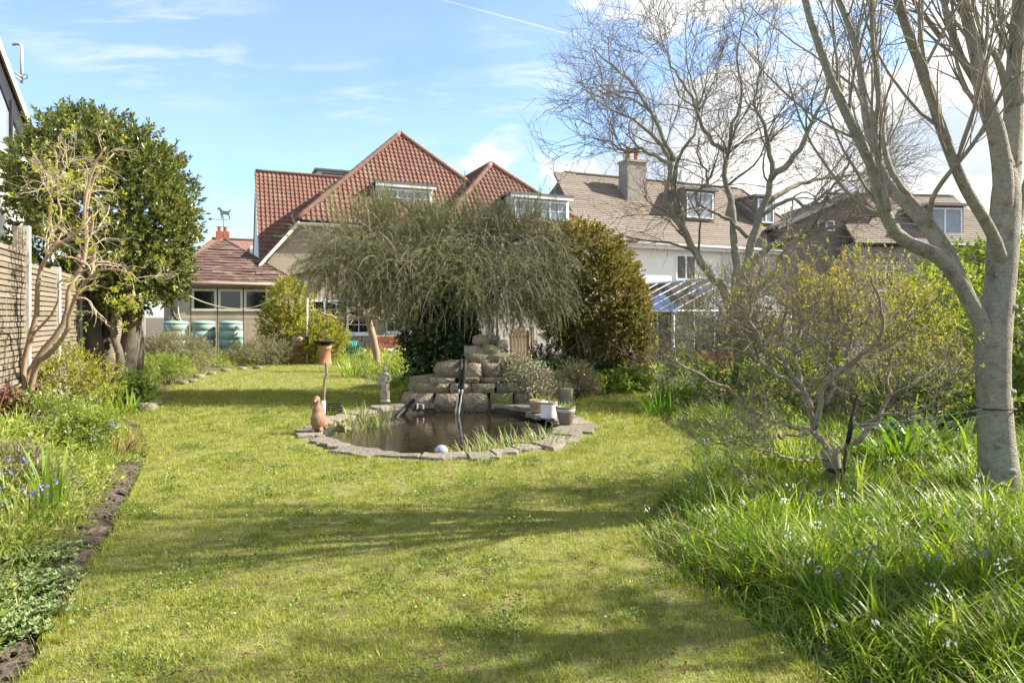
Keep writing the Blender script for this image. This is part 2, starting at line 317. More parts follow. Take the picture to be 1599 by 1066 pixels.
)
def water_mat():
    m = mat('pond_water', (0.014, 0.0105, 0.006), 0.015, (0.024, 0.018, 0.009), 1.2, spec=0.9)
    nt = m.node_tree; b = nt.nodes['Principled BSDF']; N = nt.nodes.new; L = nt.links.new
    g = N('ShaderNodeNewGeometry'); n = N('ShaderNodeTexNoise'); L(g.outputs['Position'], n.inputs['Vector']); n.inputs['Scale'].default_value = 9; n.inputs['Detail'].default_value = 3
    w = N('ShaderNodeTexWave'); w.wave_type = 'RINGS'; w.rings_direction = 'Z'; mp = N('ShaderNodeMapping'); c = P(714, 648, 11.0); mp.inputs['Location'].default_value = (-c[0], -c[1], 0)
    L(g.outputs['Position'], mp.inputs[0]); L(mp.outputs[0], w.inputs['Vector']); w.inputs['Scale'].default_value = 3.2; w.inputs['Distortion'].default_value = 1.5; w.inputs['Detail'].default_value = 2
    ad = N('ShaderNodeMath'); ad.operation = 'ADD'; L(n.outputs[0], ad.inputs[0]); ml = N('ShaderNodeMath'); ml.operation = 'MULTIPLY'; L(w.outputs[1], ml.inputs[0]); ml.inputs[1].default_value = 0.35; L(ml.outputs[0], ad.inputs[1])
    bp = N('ShaderNodeBump'); bp.inputs['Distance'].default_value = 0.004; bp.inputs['Strength'].default_value = 0.4; L(ad.outputs[0], bp.inputs['Height']); L(bp.outputs[0], b.inputs['Normal'])
    return m
M['water'] = water_mat()
def jet_mat():
    m = mat('falling_water', (0.75, 0.78, 0.80), 0.08, spec=0.8); b = m.node_tree.nodes['Principled BSDF']; b.inputs['Transmission Weight'].default_value = 0.55; b.inputs['IOR'].default_value = 1.33
    return m
M['jet'] = jet_mat()
def block_mat():                              # painted blockwork: recessed joints as fine relief
    m = mat('painted_blockwork', (0.52, 0.49, 0.45), 0.9, (0.42, 0.39, 0.35), 3)
    nt = m.node_tree; b = nt.nodes['Principled BSDF']; N = nt.nodes.new; L = nt.links.new
    g = N('ShaderNodeNewGeometry'); mp = N('ShaderNodeMapping'); mp.vector_type = 'POINT'; mp.inputs['Rotation'].default_value = (rad(90), 0, 0)
    rot = N('ShaderNodeVectorRotate'); rot.rotation_type = 'Z_AXIS'; rot.inputs['Angle'].default_value = -A; L(g.outputs['Position'], rot.inputs[0]); 
    sp = N('ShaderNodeSeparateXYZ'); L(rot.outputs[0], sp.inputs[0]); cb = N('ShaderNodeCombineXYZ'); L(sp.outputs[0], cb.inputs[0]); L(sp.outputs[2], cb.inputs[1])
    br = N('ShaderNodeTexBrick'); L(cb.outputs[0], br.inputs[0]); br.inputs['Scale'].default_value = 1.0; br.inputs['Brick Width'].default_value = 0.55; br.inputs['Row Height'].default_value = 0.26; br.inputs['Mortar Size'].default_value = 0.012
    bp = N('ShaderNodeBump'); bp.invert = True; bp.inputs['Distance'].default_value = 0.01; L(br.outputs['Fac'], bp.inputs['Height']); L(bp.outputs[0], b.inputs['Normal'])
    return m
M['block'] = block_mat()

# ------------------------------------------------------------------ plant helpers
def unit(v): return v / (np.linalg.norm(v, axis=-1, keepdims=True) + 1e-9)
def rvec(rng, n): return unit(rng.normal(size=(n, 3)))
def leaves(mb, B, D, N, L, W, fold=0.25):
    """kite-shaped folded leaves: base B, direction D, normal N"""
    n = len(B); L = np.broadcast_to(L, (n,))[:, None]; W = np.broadcast_to(W, (n,))[:, None]
    D = unit(D); Sd = unit(np.cross(D, N)); N = np.cross(Sd, D)
    m = B + D * L * 0.45
    v = np.stack([B, m + Sd * W * 0.5 + N * W * fold, B + D * L, m - Sd * W * 0.5 + N * W * fold], 1).reshape(-1, 3)
    b = (np.arange(n) * 4)[:, None]
    f = np.concatenate([b + np.array([[0, 1, 2]]), b + np.array([[0, 2, 3]])])
    return mb.add(v, f)
def blades(mb, B, D, bend, L, W, seg=4, wtip=0.12):
    """grass or strap leaves: start direction D, curling over towards 'bend'"""
    n = len(B); L = np.broadcast_to(L, (n,)); W = np.broadcast_to(W, (n,)); D = unit(D)
    Sd = unit(np.cross(D, bend) + 1e-6); pts = [B]; d = D.copy(); p = B.copy()
    for i in range(seg):
        p = p + unit(d) * (L / seg)[:, None]; d = d + bend * (0.5 + i * 0.5) / seg * 1.6; pts.append(p)
    prof = np.array([0.55] + [1 - (i / seg) ** 2 * (1 - wtip) for i in range(1, seg)] + [wtip])
    pts = np.stack(pts, 1)
    v = np.stack([pts - Sd[:, None] * (W[:, None] * prof)[..., None] * 0.5, pts + Sd[:, None] * (W[:, None] * prof)[..., None] * 0.5], 2).reshape(-1, 3)
    k = (seg + 1) * 2
    q = np.array([[2 * i, 2 * i + 1, 2 * i + 3, 2 * i + 2] for i in range(seg)])
    f = ((np.arange(n) * k)[:, None, None] + q[None]).reshape(-1, 4)
    return mb.add(v, f)
def along(Pl, t):                             # point on each polyline at parameter t (B,)
    n = Pl.shape[1]; x = np.clip(t, 0, 0.9999) * (n - 1); i = x.astype(int); f = (x - i)[:, None]; r = np.arange(len(Pl))
    return Pl[r, i] * (1 - f) + Pl[r, i + 1] * f, unit(Pl[r, i + 1] - Pl[r, i])
def ralong(R, t):
    n = R.shape[1]; x = np.clip(t, 0, 0.9999) * (n - 1); i = x.astype(int); f = x - i; r = np.arange(len(R))
    return R[r, i] * (1 - f) + R[r, i + 1] * f
def grow(rng, Pl, R, cnt, length, angle=(35, 70), n=6, ratio=0.55, tmin=0.2, wig=0.25, up=0.05, taper=0.25, rmin=0.0012, tpow=1.0):
    """children of every polyline: cnt each"""
    B = len(Pl) * cnt; idx = np.repeat(np.arange(len(Pl)), cnt)
    t = tmin + (1 - tmin) * rng.random(B) ** tpow
    p, d = along(Pl[idx], t); r0 = np.maximum(ralong(R[idx], t) * ratio * rng.uniform(0.7, 1.1, B), rmin)
    side = unit(np.cross(d, rvec(rng, B))); a = np.radians(rng.uniform(*angle, B))[:, None]
    d = unit(d * np.cos(a) + side * np.sin(a)); ln = rng.uniform(*length, B) * (1.15 - 0.5 * t)
    pts = [p]; w = np.zeros((B, 3))
    for i in range(n - 1):
        w = w * 0.4 + rng.normal(size=(B, 3)) * wig
        d = unit(d + w + np.array([0, 0, up])); p = p + d * (ln / (n - 1))[:, None]; pts.append(p)
    Pn = np.stack(pts, 1); Rn = r0[:, None] * np.linspace(1, taper, n)[None]
    return Pn, Rn
def resample(pts, rads, n):
    pts = np.asarray(pts, float); rads = np.asarray(rads, float)
    s = np.concatenate([[0], np.cumsum(np.linalg.norm(np.diff(pts, axis=0), axis=1))]); x = np.linspace(0, s[-1], n)
    # smooth: Catmull-Rom through traced points
    out = []
    for q in x:
        i = min(np.searchsorted(s, q, 'right') - 1, len(pts) - 2); i = max(i, 0); f = (q - s[i]) / (s[i + 1] - s[i] + 1e-9)
        p0 = pts[max(i - 1, 0)]; p1 = pts[i]; p2 = pts[i + 1]; p3 = pts[min(i + 2, len(pts) - 1)]
        out.append(0.5 * ((2 * p1) + (-p0 + p2) * f + (2 * p0 - 5 * p1 + 4 * p2 - p3) * f * f + (-p0 + 3 * p1 - 3 * p2 + p3) * f ** 3))
    return np.array(out), np.interp(x, s, rads)
def limb(tr, d0, d1, r0, r1, n=14, wob=0.0, rng=None):
    """traced limb: pixels -> 3D at depths running d0..d1; radii in metres"""
    k = len(tr); pts = [P(x, y, d0 + (d1 - d0) * i / (k - 1)) for i, (x, y) in enumerate(tr)]
    p, r = resample(pts, np.linspace(r0, r1, k), n)
    if wob and rng is not None: p[1:-1] += rng.normal(size=(n - 2, 3)) * wob
    return p, r
def lobes_points(rng, lobes, n, lo=0.55, hi=1.05, lump=0.14):
    vol = np.array([np.prod(r) ** (2 / 3) for c, r in lobes]); pick = rng.choice(len(lobes), n, p=vol / vol.sum())
    C = np.array([c for c, r in lobes])[pick]; R = np.array([r for c, r in lobes])[pick]
    d = rvec(rng, n)
    ph = rng.uniform(0, 6.28, (6, 1)); K = rng.normal(size=(6, 3)) * 3.2
    lmp = sum(np.sin(d @ K[i] + ph[i] + pick * 1.7) for i in range(6)) / 6 * 2
    rr = (lo + (hi - lo) * rng.random(n) ** 0.6) * (1 + lump * lmp)
    pts = C + d * R * rr[:, None]
    nrm = unit(d / R)
    ok = np.ones(n, bool)
    for c, r in lobes:
        q = np.linalg.norm((pts - c) / r, axis=1); ok &= q > lo * 0.72
    return pts[ok], nrm[ok]
def shoots(rng, mb, tw, pts, nrm, k, slen, L, W, up=0.3, out=0.9, jit=0.5, rise=0.8, droop=0.0, r=0.004, spread=0.9):
    """leafy shoots: k leaves along a short twig at every point; returns twig polylines in tw"""
    n = len(pts); d = unit(nrm * out + np.array([0, 0, up]) + rng.normal(size=(n, 3)) * jit); ln = rng.uniform(*slen, n)
    seg = 4; poly = [pts]; q = pts.copy(); dd = d.copy()
    for i in range(seg - 1):
        q = q + dd * (ln / (seg - 1))[:, None]; dd = unit(dd + np.array([0, 0, -droop])); poly.append(q)
    Pl = np.stack(poly, 1)
    if tw is not None: tw.tubes(Pl, np.broadcast_to(np.linspace(r, r * 0.4, seg), (n, seg)), 3)
    idx = np.repeat(np.arange(n), k); t = np.tile(np.linspace(0.12, 1.0, k), n)
    b, td = along(Pl[idx], t); m = len(b)
    side = unit(np.cross(td, rvec(rng, m)))
    ld = unit(td * rise * (0.4 + t[:, None]) + side * spread)
    nn = unit(rng.normal(size=(m, 3)) * 0.5 + np.array([0, 0, 0.8]) + nrm[idx] * 0.3)
    leaves(mb, b, ld, nn, rng.uniform(*L, m), rng.uniform(*W, m))
    return Pl
def tree_obj(name, label, cat, base, parts, group=None):
    t = thing(name, label, cat, base, group)
    for nm, mb, m, sm in parts:
        if mb.n: mb.build(nm, m, t, sm, 'stuff' if nm == 'flowers' else None)
    return t

def scatter(name, pts, rotz, scl, tilt, variants, material, label=None, pick=None, kind='stuff', rng=None):
    """one object: points carrying instances of a few tuft meshes"""
    me = bpy.data.meshes.new(name); me.from_pydata([tuple(p) for p in pts], [], [])
    n = len(pts)
    a = me.attributes.new('rot', 'FLOAT_VECTOR', 'POINT'); a.data.foreach_set('vector', np.stack([tilt[:, 0], tilt[:, 1], rotz], 1).astype(np.float32).ravel())
    a = me.attributes.new('scl', 'FLOAT', 'POINT'); a.data.foreach_set('value', np.asarray(scl, np.float32))
    a = me.attributes.new('pick', 'INT', 'POINT'); a.data.foreach_set('value', np.asarray(pick, np.int32))
    o = obj(name, me, material, None, kind, label)
    coll = bpy.data.collections.new(name + '_variants')
    for i, vm in enumerate(variants):
        vm.materials.append(material) if len(vm.materials) == 0 else None
        vo = bpy.data.objects.new('%s_tuft_%02d' % (name, i), vm); coll.objects.link(vo)
    ng = bpy.data.node_groups.new(name, 'GeometryNodeTree'); ng.interface.new_socket('Geometry', in_out='INPUT', socket_type='NodeSocketGeometry'); ng.interface.new_socket('Geometry', in_out='OUTPUT', socket_type='NodeSocketGeometry')
    N = ng.nodes.new; L = ng.links.new
    gi = N('NodeGroupInput'); go = N('NodeGroupOutput'); ci = N('GeometryNodeCollectionInfo'); ci.inputs['Collection'].default_value = coll; ci.inputs['Separate Children'].default_value = True; ci.inputs['Reset Children'].default_value = True
    ip = N('GeometryNodeInstanceOnPoints'); ip.inputs['Pick Instance'].default_value = True
    def att(nm, ty):
        q = N('GeometryNodeInputNamedAttribute'); q.data_type = ty; q.inputs[0].default_value = nm; return q.outputs[0]
    L(gi.outputs[0], ip.inputs['Points']); L(ci.outputs[0], ip.inputs['Instance']); L(att('pick', 'INT'), ip.inputs['Instance Index'])
    e2r = N('FunctionNodeEulerToRotation'); L(att('rot', 'FLOAT_VECTOR'), e2r.inputs[0]); L(e2r.outputs[0], ip.inputs['Rotation']); L(att('scl', 'FLOAT'), ip.inputs['Scale'])
    L(ip.outputs[0], go.inputs[0])
    md = o.modifiers.new('tufts', 'NODES'); md.node_group = ng
    return o
# ------------------------------------------------------------------ ground, lawn, pond hole
POND = np.array([-0.86, 9.45]); PR = 1.96; KY = 1.2     # outer coping ellipse: half width PR, half depth PR * KY
edge_px_left = [(28, 1066), (75, 985), (130, 900), (168, 842), (197, 785), (224, 727), (233, 700), (222, 672), (222, 650), (240, 630), (262, 608), (300, 590), (335, 579), (385, 573), (440, 570), (490, 568.5), (535, 572), (545, 582), (580, 594), (625, 606), (636, 622)]
edge_px_right = [(838, 640), (895, 630), (930, 619), (968, 612), (1012, 603), (1036, 597), (1012, 615), (1006, 640), (1034, 660), (1075, 684), (1084, 704), (1064, 742), (1020, 790), (1000, 822), (1014, 860), (1070, 905), (1140, 950), (1205, 1000), (1262, 1040)]
LAWN = np.array([[-1.75, 1.2]] + [list(G(x, y)[:2]) for x, y in edge_px_left] + [list(G(x, y)[:2]) for x, y in edge_px_right] + [[1.35, 2.2], [1.5, 1.2]])
def smooth_loop(Q, per=3):
    out = []
    for i in range(len(Q)):
        p0, p1, p2, p3 = Q[i - 1], Q[i], Q[(i + 1) % len(Q)], Q[(i + 2) % len(Q)]
        for k in range(per):
            f = k / per; out.append(0.5 * ((2 * p1) + (-p0 + p2) * f + (2 * p0 - 5 * p1 + 4 * p2 - p3) * f * f + (-p0 + 3 * p1 - 3 * p2 + p3) * f ** 3))
    return np.array(out)
LOOP = smooth_loop(LAWN)
def inside(Q, x, y):
    x = np.asarray(x, float); y = np.asarray(y, float); c = np.zeros(x.shape, bool); n = len(Q); j = n - 1
    for i in range(n):
        xi, yi = Q[i]; xj, yj = Q[j]
        h = ((yi > y) != (yj > y)) & (x < (xj - xi) * (y - yi) / (yj - yi + 1e-12) + xi); c ^= h; j = i
    return c
def edist(Q, x, y):
    p = np.stack([x, y], -1); d = np.full(np.shape(x), 1e9)
    for i in range(len(Q)):
        a = Q[i]; b = Q[(i + 1) % len(Q)]; ab = b - a; t = np.clip(((p - a) @ ab) / (ab @ ab + 1e-9), 0, 1)
        d = np.minimum(d, np.linalg.norm(p - a - t[..., None] * ab, axis=-1))
    return d
def hump(x, y): return 0.5 * (np.sin(x * 2.1 + 1.3 * np.sin(y * 1.7)) * np.cos(y * 1.9 + 0.7 * np.sin(x * 2.3)))
def ground_z(x, y):
    x = np.asarray(x, float); y = np.asarray(y, float)
    e = edist(LOOP, x, y); left = np.clip((-x - 1.2) / 1.5, 0, 1) * np.clip((22 - y) / 8, 0, 1)
    z = -0.045 + np.minimum(e * 0.16, 0.36) * left + np.minimum(e * 0.1, 0.06) * (1 - left) + 0.035 * hump(x * 1.6, y * 1.6) * np.minimum(e, 1)
    z = np.where(inside(LOOP, x, y), -0.06, z)
    r = np.hypot(x - POND[0], (y - POND[1]) / KY)
    z = np.where(r < PR - 0.12, -0.75, np.where(r < PR + 0.15, np.minimum(z, -0.02), z))
    far = np.clip((np.hypot(x, y - 10) - 18) / 12, 0, 1)
    return z * (1 - far) - 0.03 * far
def axis(a, b, st, lim):
    c = list(np.arange(a, b + 1e-6, st)); g = st
    lo = [a]; 
    while lo[-1] > -lim: g *= 1.5; lo.append(lo[-1] - g)
    g = st; hi = [b]
    while hi[-1] < lim: g *= 1.5; hi.append(hi[-1] + g)
    return np.array(lo[:0:-1] + c + hi[1:])
def make_ground():
    ax = axis(-10, 8, 0.12, 1500); ay = axis(1.0, 22, 0.12, 1500)
    X, Y = np.meshgrid(ax, ay); zz = ground_z(X.ravel(), Y.ravel())
    nx, ny = len(ax), len(ay); i, j = np.meshgrid(np.arange(nx - 1), np.arange(ny - 1)); b = (j * nx + i).ravel()
    near = (np.abs(X.ravel() + 1) < 12) & (np.abs(Y.ravel() - 11) < 12)
    zz = zz + np.where(near, np.random.default_rng(5).normal(size=len(zz)) * 0.016, 0)
    MB().add(np.stack([X.ravel(), Y.ravel(), zz], 1), np.stack([b, b + 1, b + nx + 1, b + nx], 1)).build('ground', M['soil'], None, True, 'structure')
make_ground()
def make_lawn():
    rng = np.random.default_rng(1)
    ring = np.array([[POND[0] + (PR - 0.1) * math.cos(a), POND[1] + (PR - 0.1) * KY * math.sin(a)] for a in np.linspace(0, 2 * np.pi, 48, endpoint=False)])
    gx, gy = np.meshgrid(np.arange(-9, 4, 0.35), np.arange(1.2, 23, 0.35)); q = np.stack([gx.ravel(), gy.ravel()], 1) + rng.uniform(-.08, .08, (gx.size, 2))
    q = q[inside(LOOP, q[:, 0], q[:, 1]) & (edist(LOOP, q[:, 0], q[:, 1]) > 0.1)]
    allp = np.concatenate([LOOP, ring, q]); n = len(LOOP); m = len(ring)
    ed = [(i, (i + 1) % n) for i in range(n)] + [(n + i, n + (i + 1) % m) for i in range(m)]
    v, e, f, *_ = delaunay_2d_cdt([Vector(p) for p in allp], ed, [], 0, 1e-5)
    v = np.array([[a.x, a.y] for a in v]); f = np.array([list(t) for t in f if len(t) == 3]); c = v[f].mean(1)
    f = f[inside(LOOP, c[:, 0], c[:, 1]) & ~inside(ring, c[:, 0], c[:, 1])]
    mb = MB().add(np.c_[v, 0.012 * hump(v[:, 0], v[:, 1])], f)
    a = np.c_[LOOP, 0.012 * hump(LOOP[:, 0], LOOP[:, 1])]; lo = a.copy(); lo[:, 2] = -0.10       # cut edge down into the bed
    mb.add(np.concatenate([a, lo]), [[i, (i + 1) % n, n + (i + 1) % n, n + i] for i in range(n)])
    mb.build('lawn', M['thatch'], None, False, 'structure')
make_lawn()
def tuft(rng, n, rad_, L, W, lean, bend, seg=3, flat=0.0):
    a = rng.uniform(0, 6.283, n); r = rad_ * np.sqrt(rng.random(n)); B = np.stack([r * np.cos(a), r * np.sin(a), np.zeros(n)], 1)
    out = np.stack([np.cos(a + rng.normal(size=n) * .7), np.sin(a + rng.normal(size=n) * .7), np.zeros(n)], 1); ln = rng.uniform(*lean, n)[:, None]
    D = unit(out * ln + np.array([0, 0, 1.0])); be = out * rng.uniform(*bend, n)[:, None] + np.array([0, 0, -0.15])
    mb = MB(); blades(mb, B, D, be, rng.uniform(*L, n), rng.uniform(*W, n), seg); return mb
def lawn_grass():
    rng = np.random.default_rng(2)
    var = [tuft(rng, 16, 0.06, (.018, .045), (.003, .0055), (.2, 1.3), (.2, 1.0), 2).mesh('lawn_tuft') for _ in range(5)]
    var += [tuft(rng, 16, 0.05, (.035, .065), (.003, .0055), (.1, .7), (.2, .8), 2).mesh('lawn_tuft') for _ in range(2)]
    pts = []
    for y0, y1, dens in ((1.9, 4, 1500), (4, 6, 950), (6, 9, 520), (9, 14, 200), (14, 23, 70)):
        x0, x1 = LOOP[:, 0].min(), LOOP[:, 0].max(); n = int((x1 - x0) * (y1 - y0) * dens)
        q = np.stack([rng.uniform(x0, x1, n), rng.uniform(y0, y1, n)], 1)
        q = q[inside(LOOP, q[:, 0], q[:, 1]) & (np.hypot(q[:, 0] - POND[0], (q[:, 1] - POND[1]) / KY) > PR - 0.02) & (np.abs(q[:, 0]) < q[:, 1] * 0.78 + 0.4)]
        # thin patches where thatch and worm casts show
        w = hump(q[:, 0] * 3.1 + 2, q[:, 1] * 3.3) + hump(q[:, 0] * 7.3, q[:, 1] * 6.1 + 1)
        q = q[rng.random(len(q)) < np.clip(0.72 - 0.7 * w, 0.2, 1)]
        pts.append(np.c_[q, np.full(len(q), 1.0 if y0 < 6 else (1.3 if y0 < 9 else (1.9 if y0 < 14 else 2.8)))])
    p = np.concatenate(pts); n = len(p); e = edist(LOOP, p[:, 0], p[:, 1])
    long_ = (rng.random(n) < np.clip(0.9 - e * 7, 0.03, 0.8)) 
    pick = np.where(long_, rng.integers(5, 7, n), rng.integers(0, 5, n))
    z = 0.012 * hump(p[:, 0], p[:, 1]) - 0.004
    zs = np.minimum(p[:, 2], 1.9)
    scatter('lawn_grass', np.c_[p[:, :2], z], rng.uniform(0, 6.28, n), zs * rng.uniform(0.55, 1.05, n), rng.normal(size=(n, 2)) * 0.12, var, M['grass'], 'short mown yellow-green grass of the lawn', pick)
lawn_grass()

# ------------------------------------------------------------------ pond
def stone(rng, c, h, ax=(np.array([1., 0, 0]), np.array([0, 1., 0]), Z), k=0.28, jit=0.08):
    """rounded uneven block, 26 vertices"""
    g = np.array([[x, y, z] for x in (-1, 0, 1) for y in (-1, 0, 1) for z in (-1, 0, 1)], float)
    keep = np.abs(g).sum(1) > 0; 
    q = g / (np.maximum(np.linalg.norm(g, axis=1, keepdims=True), 1e-9)) * k * 1.25 + g * (1 - k)
    q += rng.normal(size=q.shape) * jit
    v = np.asarray(c) + q[:, :1] * h[0] * ax[0] + q[:, 1:2] * h[1] * ax[1] + q[:, 2:] * h[2] * ax[2]
    I = lambda x, y, z: (x + 1) * 9 + (y + 1) * 3 + z + 1
    f = []
    for a in range(3):
        for sgn in (-1, 1):
            for i in (-1, 0):
                for j in (-1, 0):
                    quad = []
                    for di, dj in ((0, 0), (1, 0), (1, 1), (0, 1)):
                        t = [0, 0, 0]; t[a] = sgn; t[(a + 1) % 3] = i + di; t[(a + 2) % 3] = j + dj; quad.append(I(*t))
                    f.append(quad if sgn > 0 else quad[::-1])
    v[13] = v[12]
    return MB().add(v, f)
def make_pond():
    rng = np.random.default_rng(7)
    t = thing('garden_pond', 'round garden pond ringed with uneven flat stone slabs', 'pond', (POND[0], POND[1], 0))
    # dark basin
    mb = MB(); mb.lathe((0, 0, 0), [(PR - 0.30, 0.0), (PR - 0.32, -0.1), (PR - 0.36, -0.6), (0.02, -0.62)], 48); mb.v[0] = mb.v[0] * np.array([1, KY, 1]) + np.array([POND[0], POND[1], 0]); mb.build('basin', M['liner'], t, True)
    a = 0.0; first = True
    while a < 2 * np.pi - 0.05:
        w = rng.uniform(0.13, 0.33); w = min(w, 2 * np.pi - a)
        if 2 * np.pi - a - w < 0.1: w = 2 * np.pi - a
        m = a + w / 2
        right = math.cos(m) > 0.75                      # broad slabs on the side where the pots stand
        back = math.sin(m) > 0.72
        ri = PR - (0.50 if right else 0.31) + rng.uniform(-.05, .05); ro = PR + rng.uniform(-.13, .05)
        k = 5; gap = 0.012 / PR; aa = np.linspace(a + gap, a + w - gap, k); zt = 0.03 + rng.uniform(-.008, .012) + (0.03 if back else 0); tl = rng.normal() * 0.01
        ji = rng.normal(size=k) * 0.022; jo = rng.normal(size=k) * 0.035
        poly = [[POND[0] + (ro + jo[i]) * math.cos(q), POND[1] + (ro + jo[i]) * KY * math.sin(q)] for i, q in enumerate(aa)] + [[POND[0] + (ri + ji[k - 1 - i]) * math.cos(q), POND[1] + (ri + ji[k - 1 - i]) * KY * math.sin(q)] for i, q in enumerate(aa[::-1])]
        lo = [[x, y, zt - 0.075] for x, y in poly]; sh = [[x + (m_ - x) * 0.03, y + (n_ - y) * 0.03] for (x, y) in poly for m_, n_ in [np.mean(poly, 0)]]
        p = MB(); n = 2 * k
        p.add(np.array(lo + [[x, y, zt - 0.014 + tl * math.sin(i)] for i, (x, y) in enumerate(poly)] + [[x, y, zt + tl * math.sin(i) * .5] for i, (x, y) in enumerate(sh)]),
              [[r * n + i, r * n + (i + 1) % n, (r + 1) * n + (i + 1) % n, (r + 1) * n + i] for r in range(2) for i in range(n)])
        p.f.append(np.array([[2 * n + i for i in range(n)]])); p.f.append(np.array([[i for i in range(n)][::-1]]))
        p.build('coping_stone', M['coping'], t)
        a += w
    mb = MB(); k = 64; ang = np.linspace(0, 2 * np.pi, k, endpoint=False); r = PR - 0.31
    mb.poly([[POND[0] + r * math.cos(q), POND[1] + r * KY * math.sin(q), -0.085] for q in ang]); mb.build('water', M['water'], None, False, 'structure')
make_pond()

def make_rock_wall():
    rng = np.random.default_rng(11)
    t = thing('rock_waterfall', 'coursed sandstone waterfall wall with boulders at back of pond', 'rock wall', P(735, 641, 11.5) * np.array([1, 1, 0]))
    d = 11.35
    rows = [  # top y, bottom y, list of x spans (photo columns) of each course
        (614, 645, [(628, 676), (679, 716), (720, 762), (765, 800), (803, 838)]),
        (599, 614, [(648, 700), (704, 735), (737, 772), (775, 822)]),
        (590, 599, [(672, 712), (716, 748), (751, 786)]),
        (568, 590, [(680, 722), (726, 752), (754, 780)])]
    for ri, (y0, y1, spans) in enumerate(rows):
        for (x0, x1) in spans:
            dd = d + ri * 0.05 + rng.uniform(-.03, .03) + 0.10 * abs((x0 + x1) / 2 - 730) / 100
            a = P(x0, y0, dd); b = P(x1, y1, dd); c = (a + b) / 2; h = [(b[0] - a[0]) / 2 + 0.006, 0.19, (a[2] - b[2]) / 2 + 0.006]
            c[1] += 0.16
            stone(rng, c, h, k=0.14, jit=0.075).build('stone', M['stone' if rng.random() < .7 else 'mossy'], t, True)
    # hidden fill behind the face
    for x0, x1, y, dd, hz in ((640, 705, 600, 12.0, .28), (700, 770, 585, 12.05, .36), (765, 835, 608, 12.05, .26), (745, 790, 577, 12.15, .2)):
        a = P(x0, y, dd); b = P(x1, y, dd); stone(rng, [(a[0] + b[0]) / 2, dd, a[2] - hz * 0.4], [(b[0] - a[0]) / 2, .26, hz], k=0.4, jit=.07).build('stone', M['mossy'], t, True)
    # boulders heaped on top
    for x, y, w, h, dd in ((752, 533, 13, 9, 11.5), (769, 531, 10, 8, 11.6), (742, 549, 17, 9, 11.35), (767, 549, 13, 9, 11.25), (784, 542, 8, 10, 11.45), (748, 561, 19, 10, 11.1), (780, 560, 17, 8, 11.05), (762, 567, 15, 7, 11.0), (797, 553, 7, 6, 11.5), (757, 542, 14, 10, 11.6), (725, 569, 16, 7, 11.1), (700, 570, 18, 7, 11.2)):
        dd += 0.8; c = P(x, y, dd); s = dd / FP
        an = rng.uniform(-.4, .4); ax = (np.array([math.cos(an), math.sin(an), rng.uniform(-.2, .2)]), np.array([-math.sin(an), math.cos(an), 0]), Z)
        stone(rng, c, [w * s, w * s * 0.8, h * s], ax, k=0.6, jit=.08).build('stone', M['stone' if rng.random() < .6 else 'mossy'], t, True)
    return t
make_rock_wall()
def make_spout():
    t = thing('waterfall_spout', 'black plastic spouts pouring water over the rock wall', 'spout', P(720, 565, 11.5))
    for (x0, x1, x2, nm) in ((719, 718, 712, 'pipe'), (725, 723, 717, 'pipe')):
        p = [P(x0 - 1, 566, 11.75), P(x0 + 1, 563.5, 11.4), P(x0 + 1, 572, 11.22), P(x1 + 1, 590, 11.17), P(x1 - 1, 612, 11.14)]
        q, r = resample(p, [.028, .03, .03, .028, .022], 14); MB().tube(q, r, 10).build('pipe', M['rubber'], t, True)
    for (x0, x2) in ((717, 711), (722, 716)):
        p = [P(x0, 608, 11.13), P(x0 - 2, 622, 11.1), P(x2, 648, 11.06)]
        q, r = resample(p, [.017, .012, .016], 9); q[:, 0] += np.sin(np.arange(9) * 1.9) * 0.003
        MB().tube(q, r * (1 + .25 * np.sin(np.arange(9) * 2.3)), 7).build('water_jet', M['jet'], t, True)
make_spout()
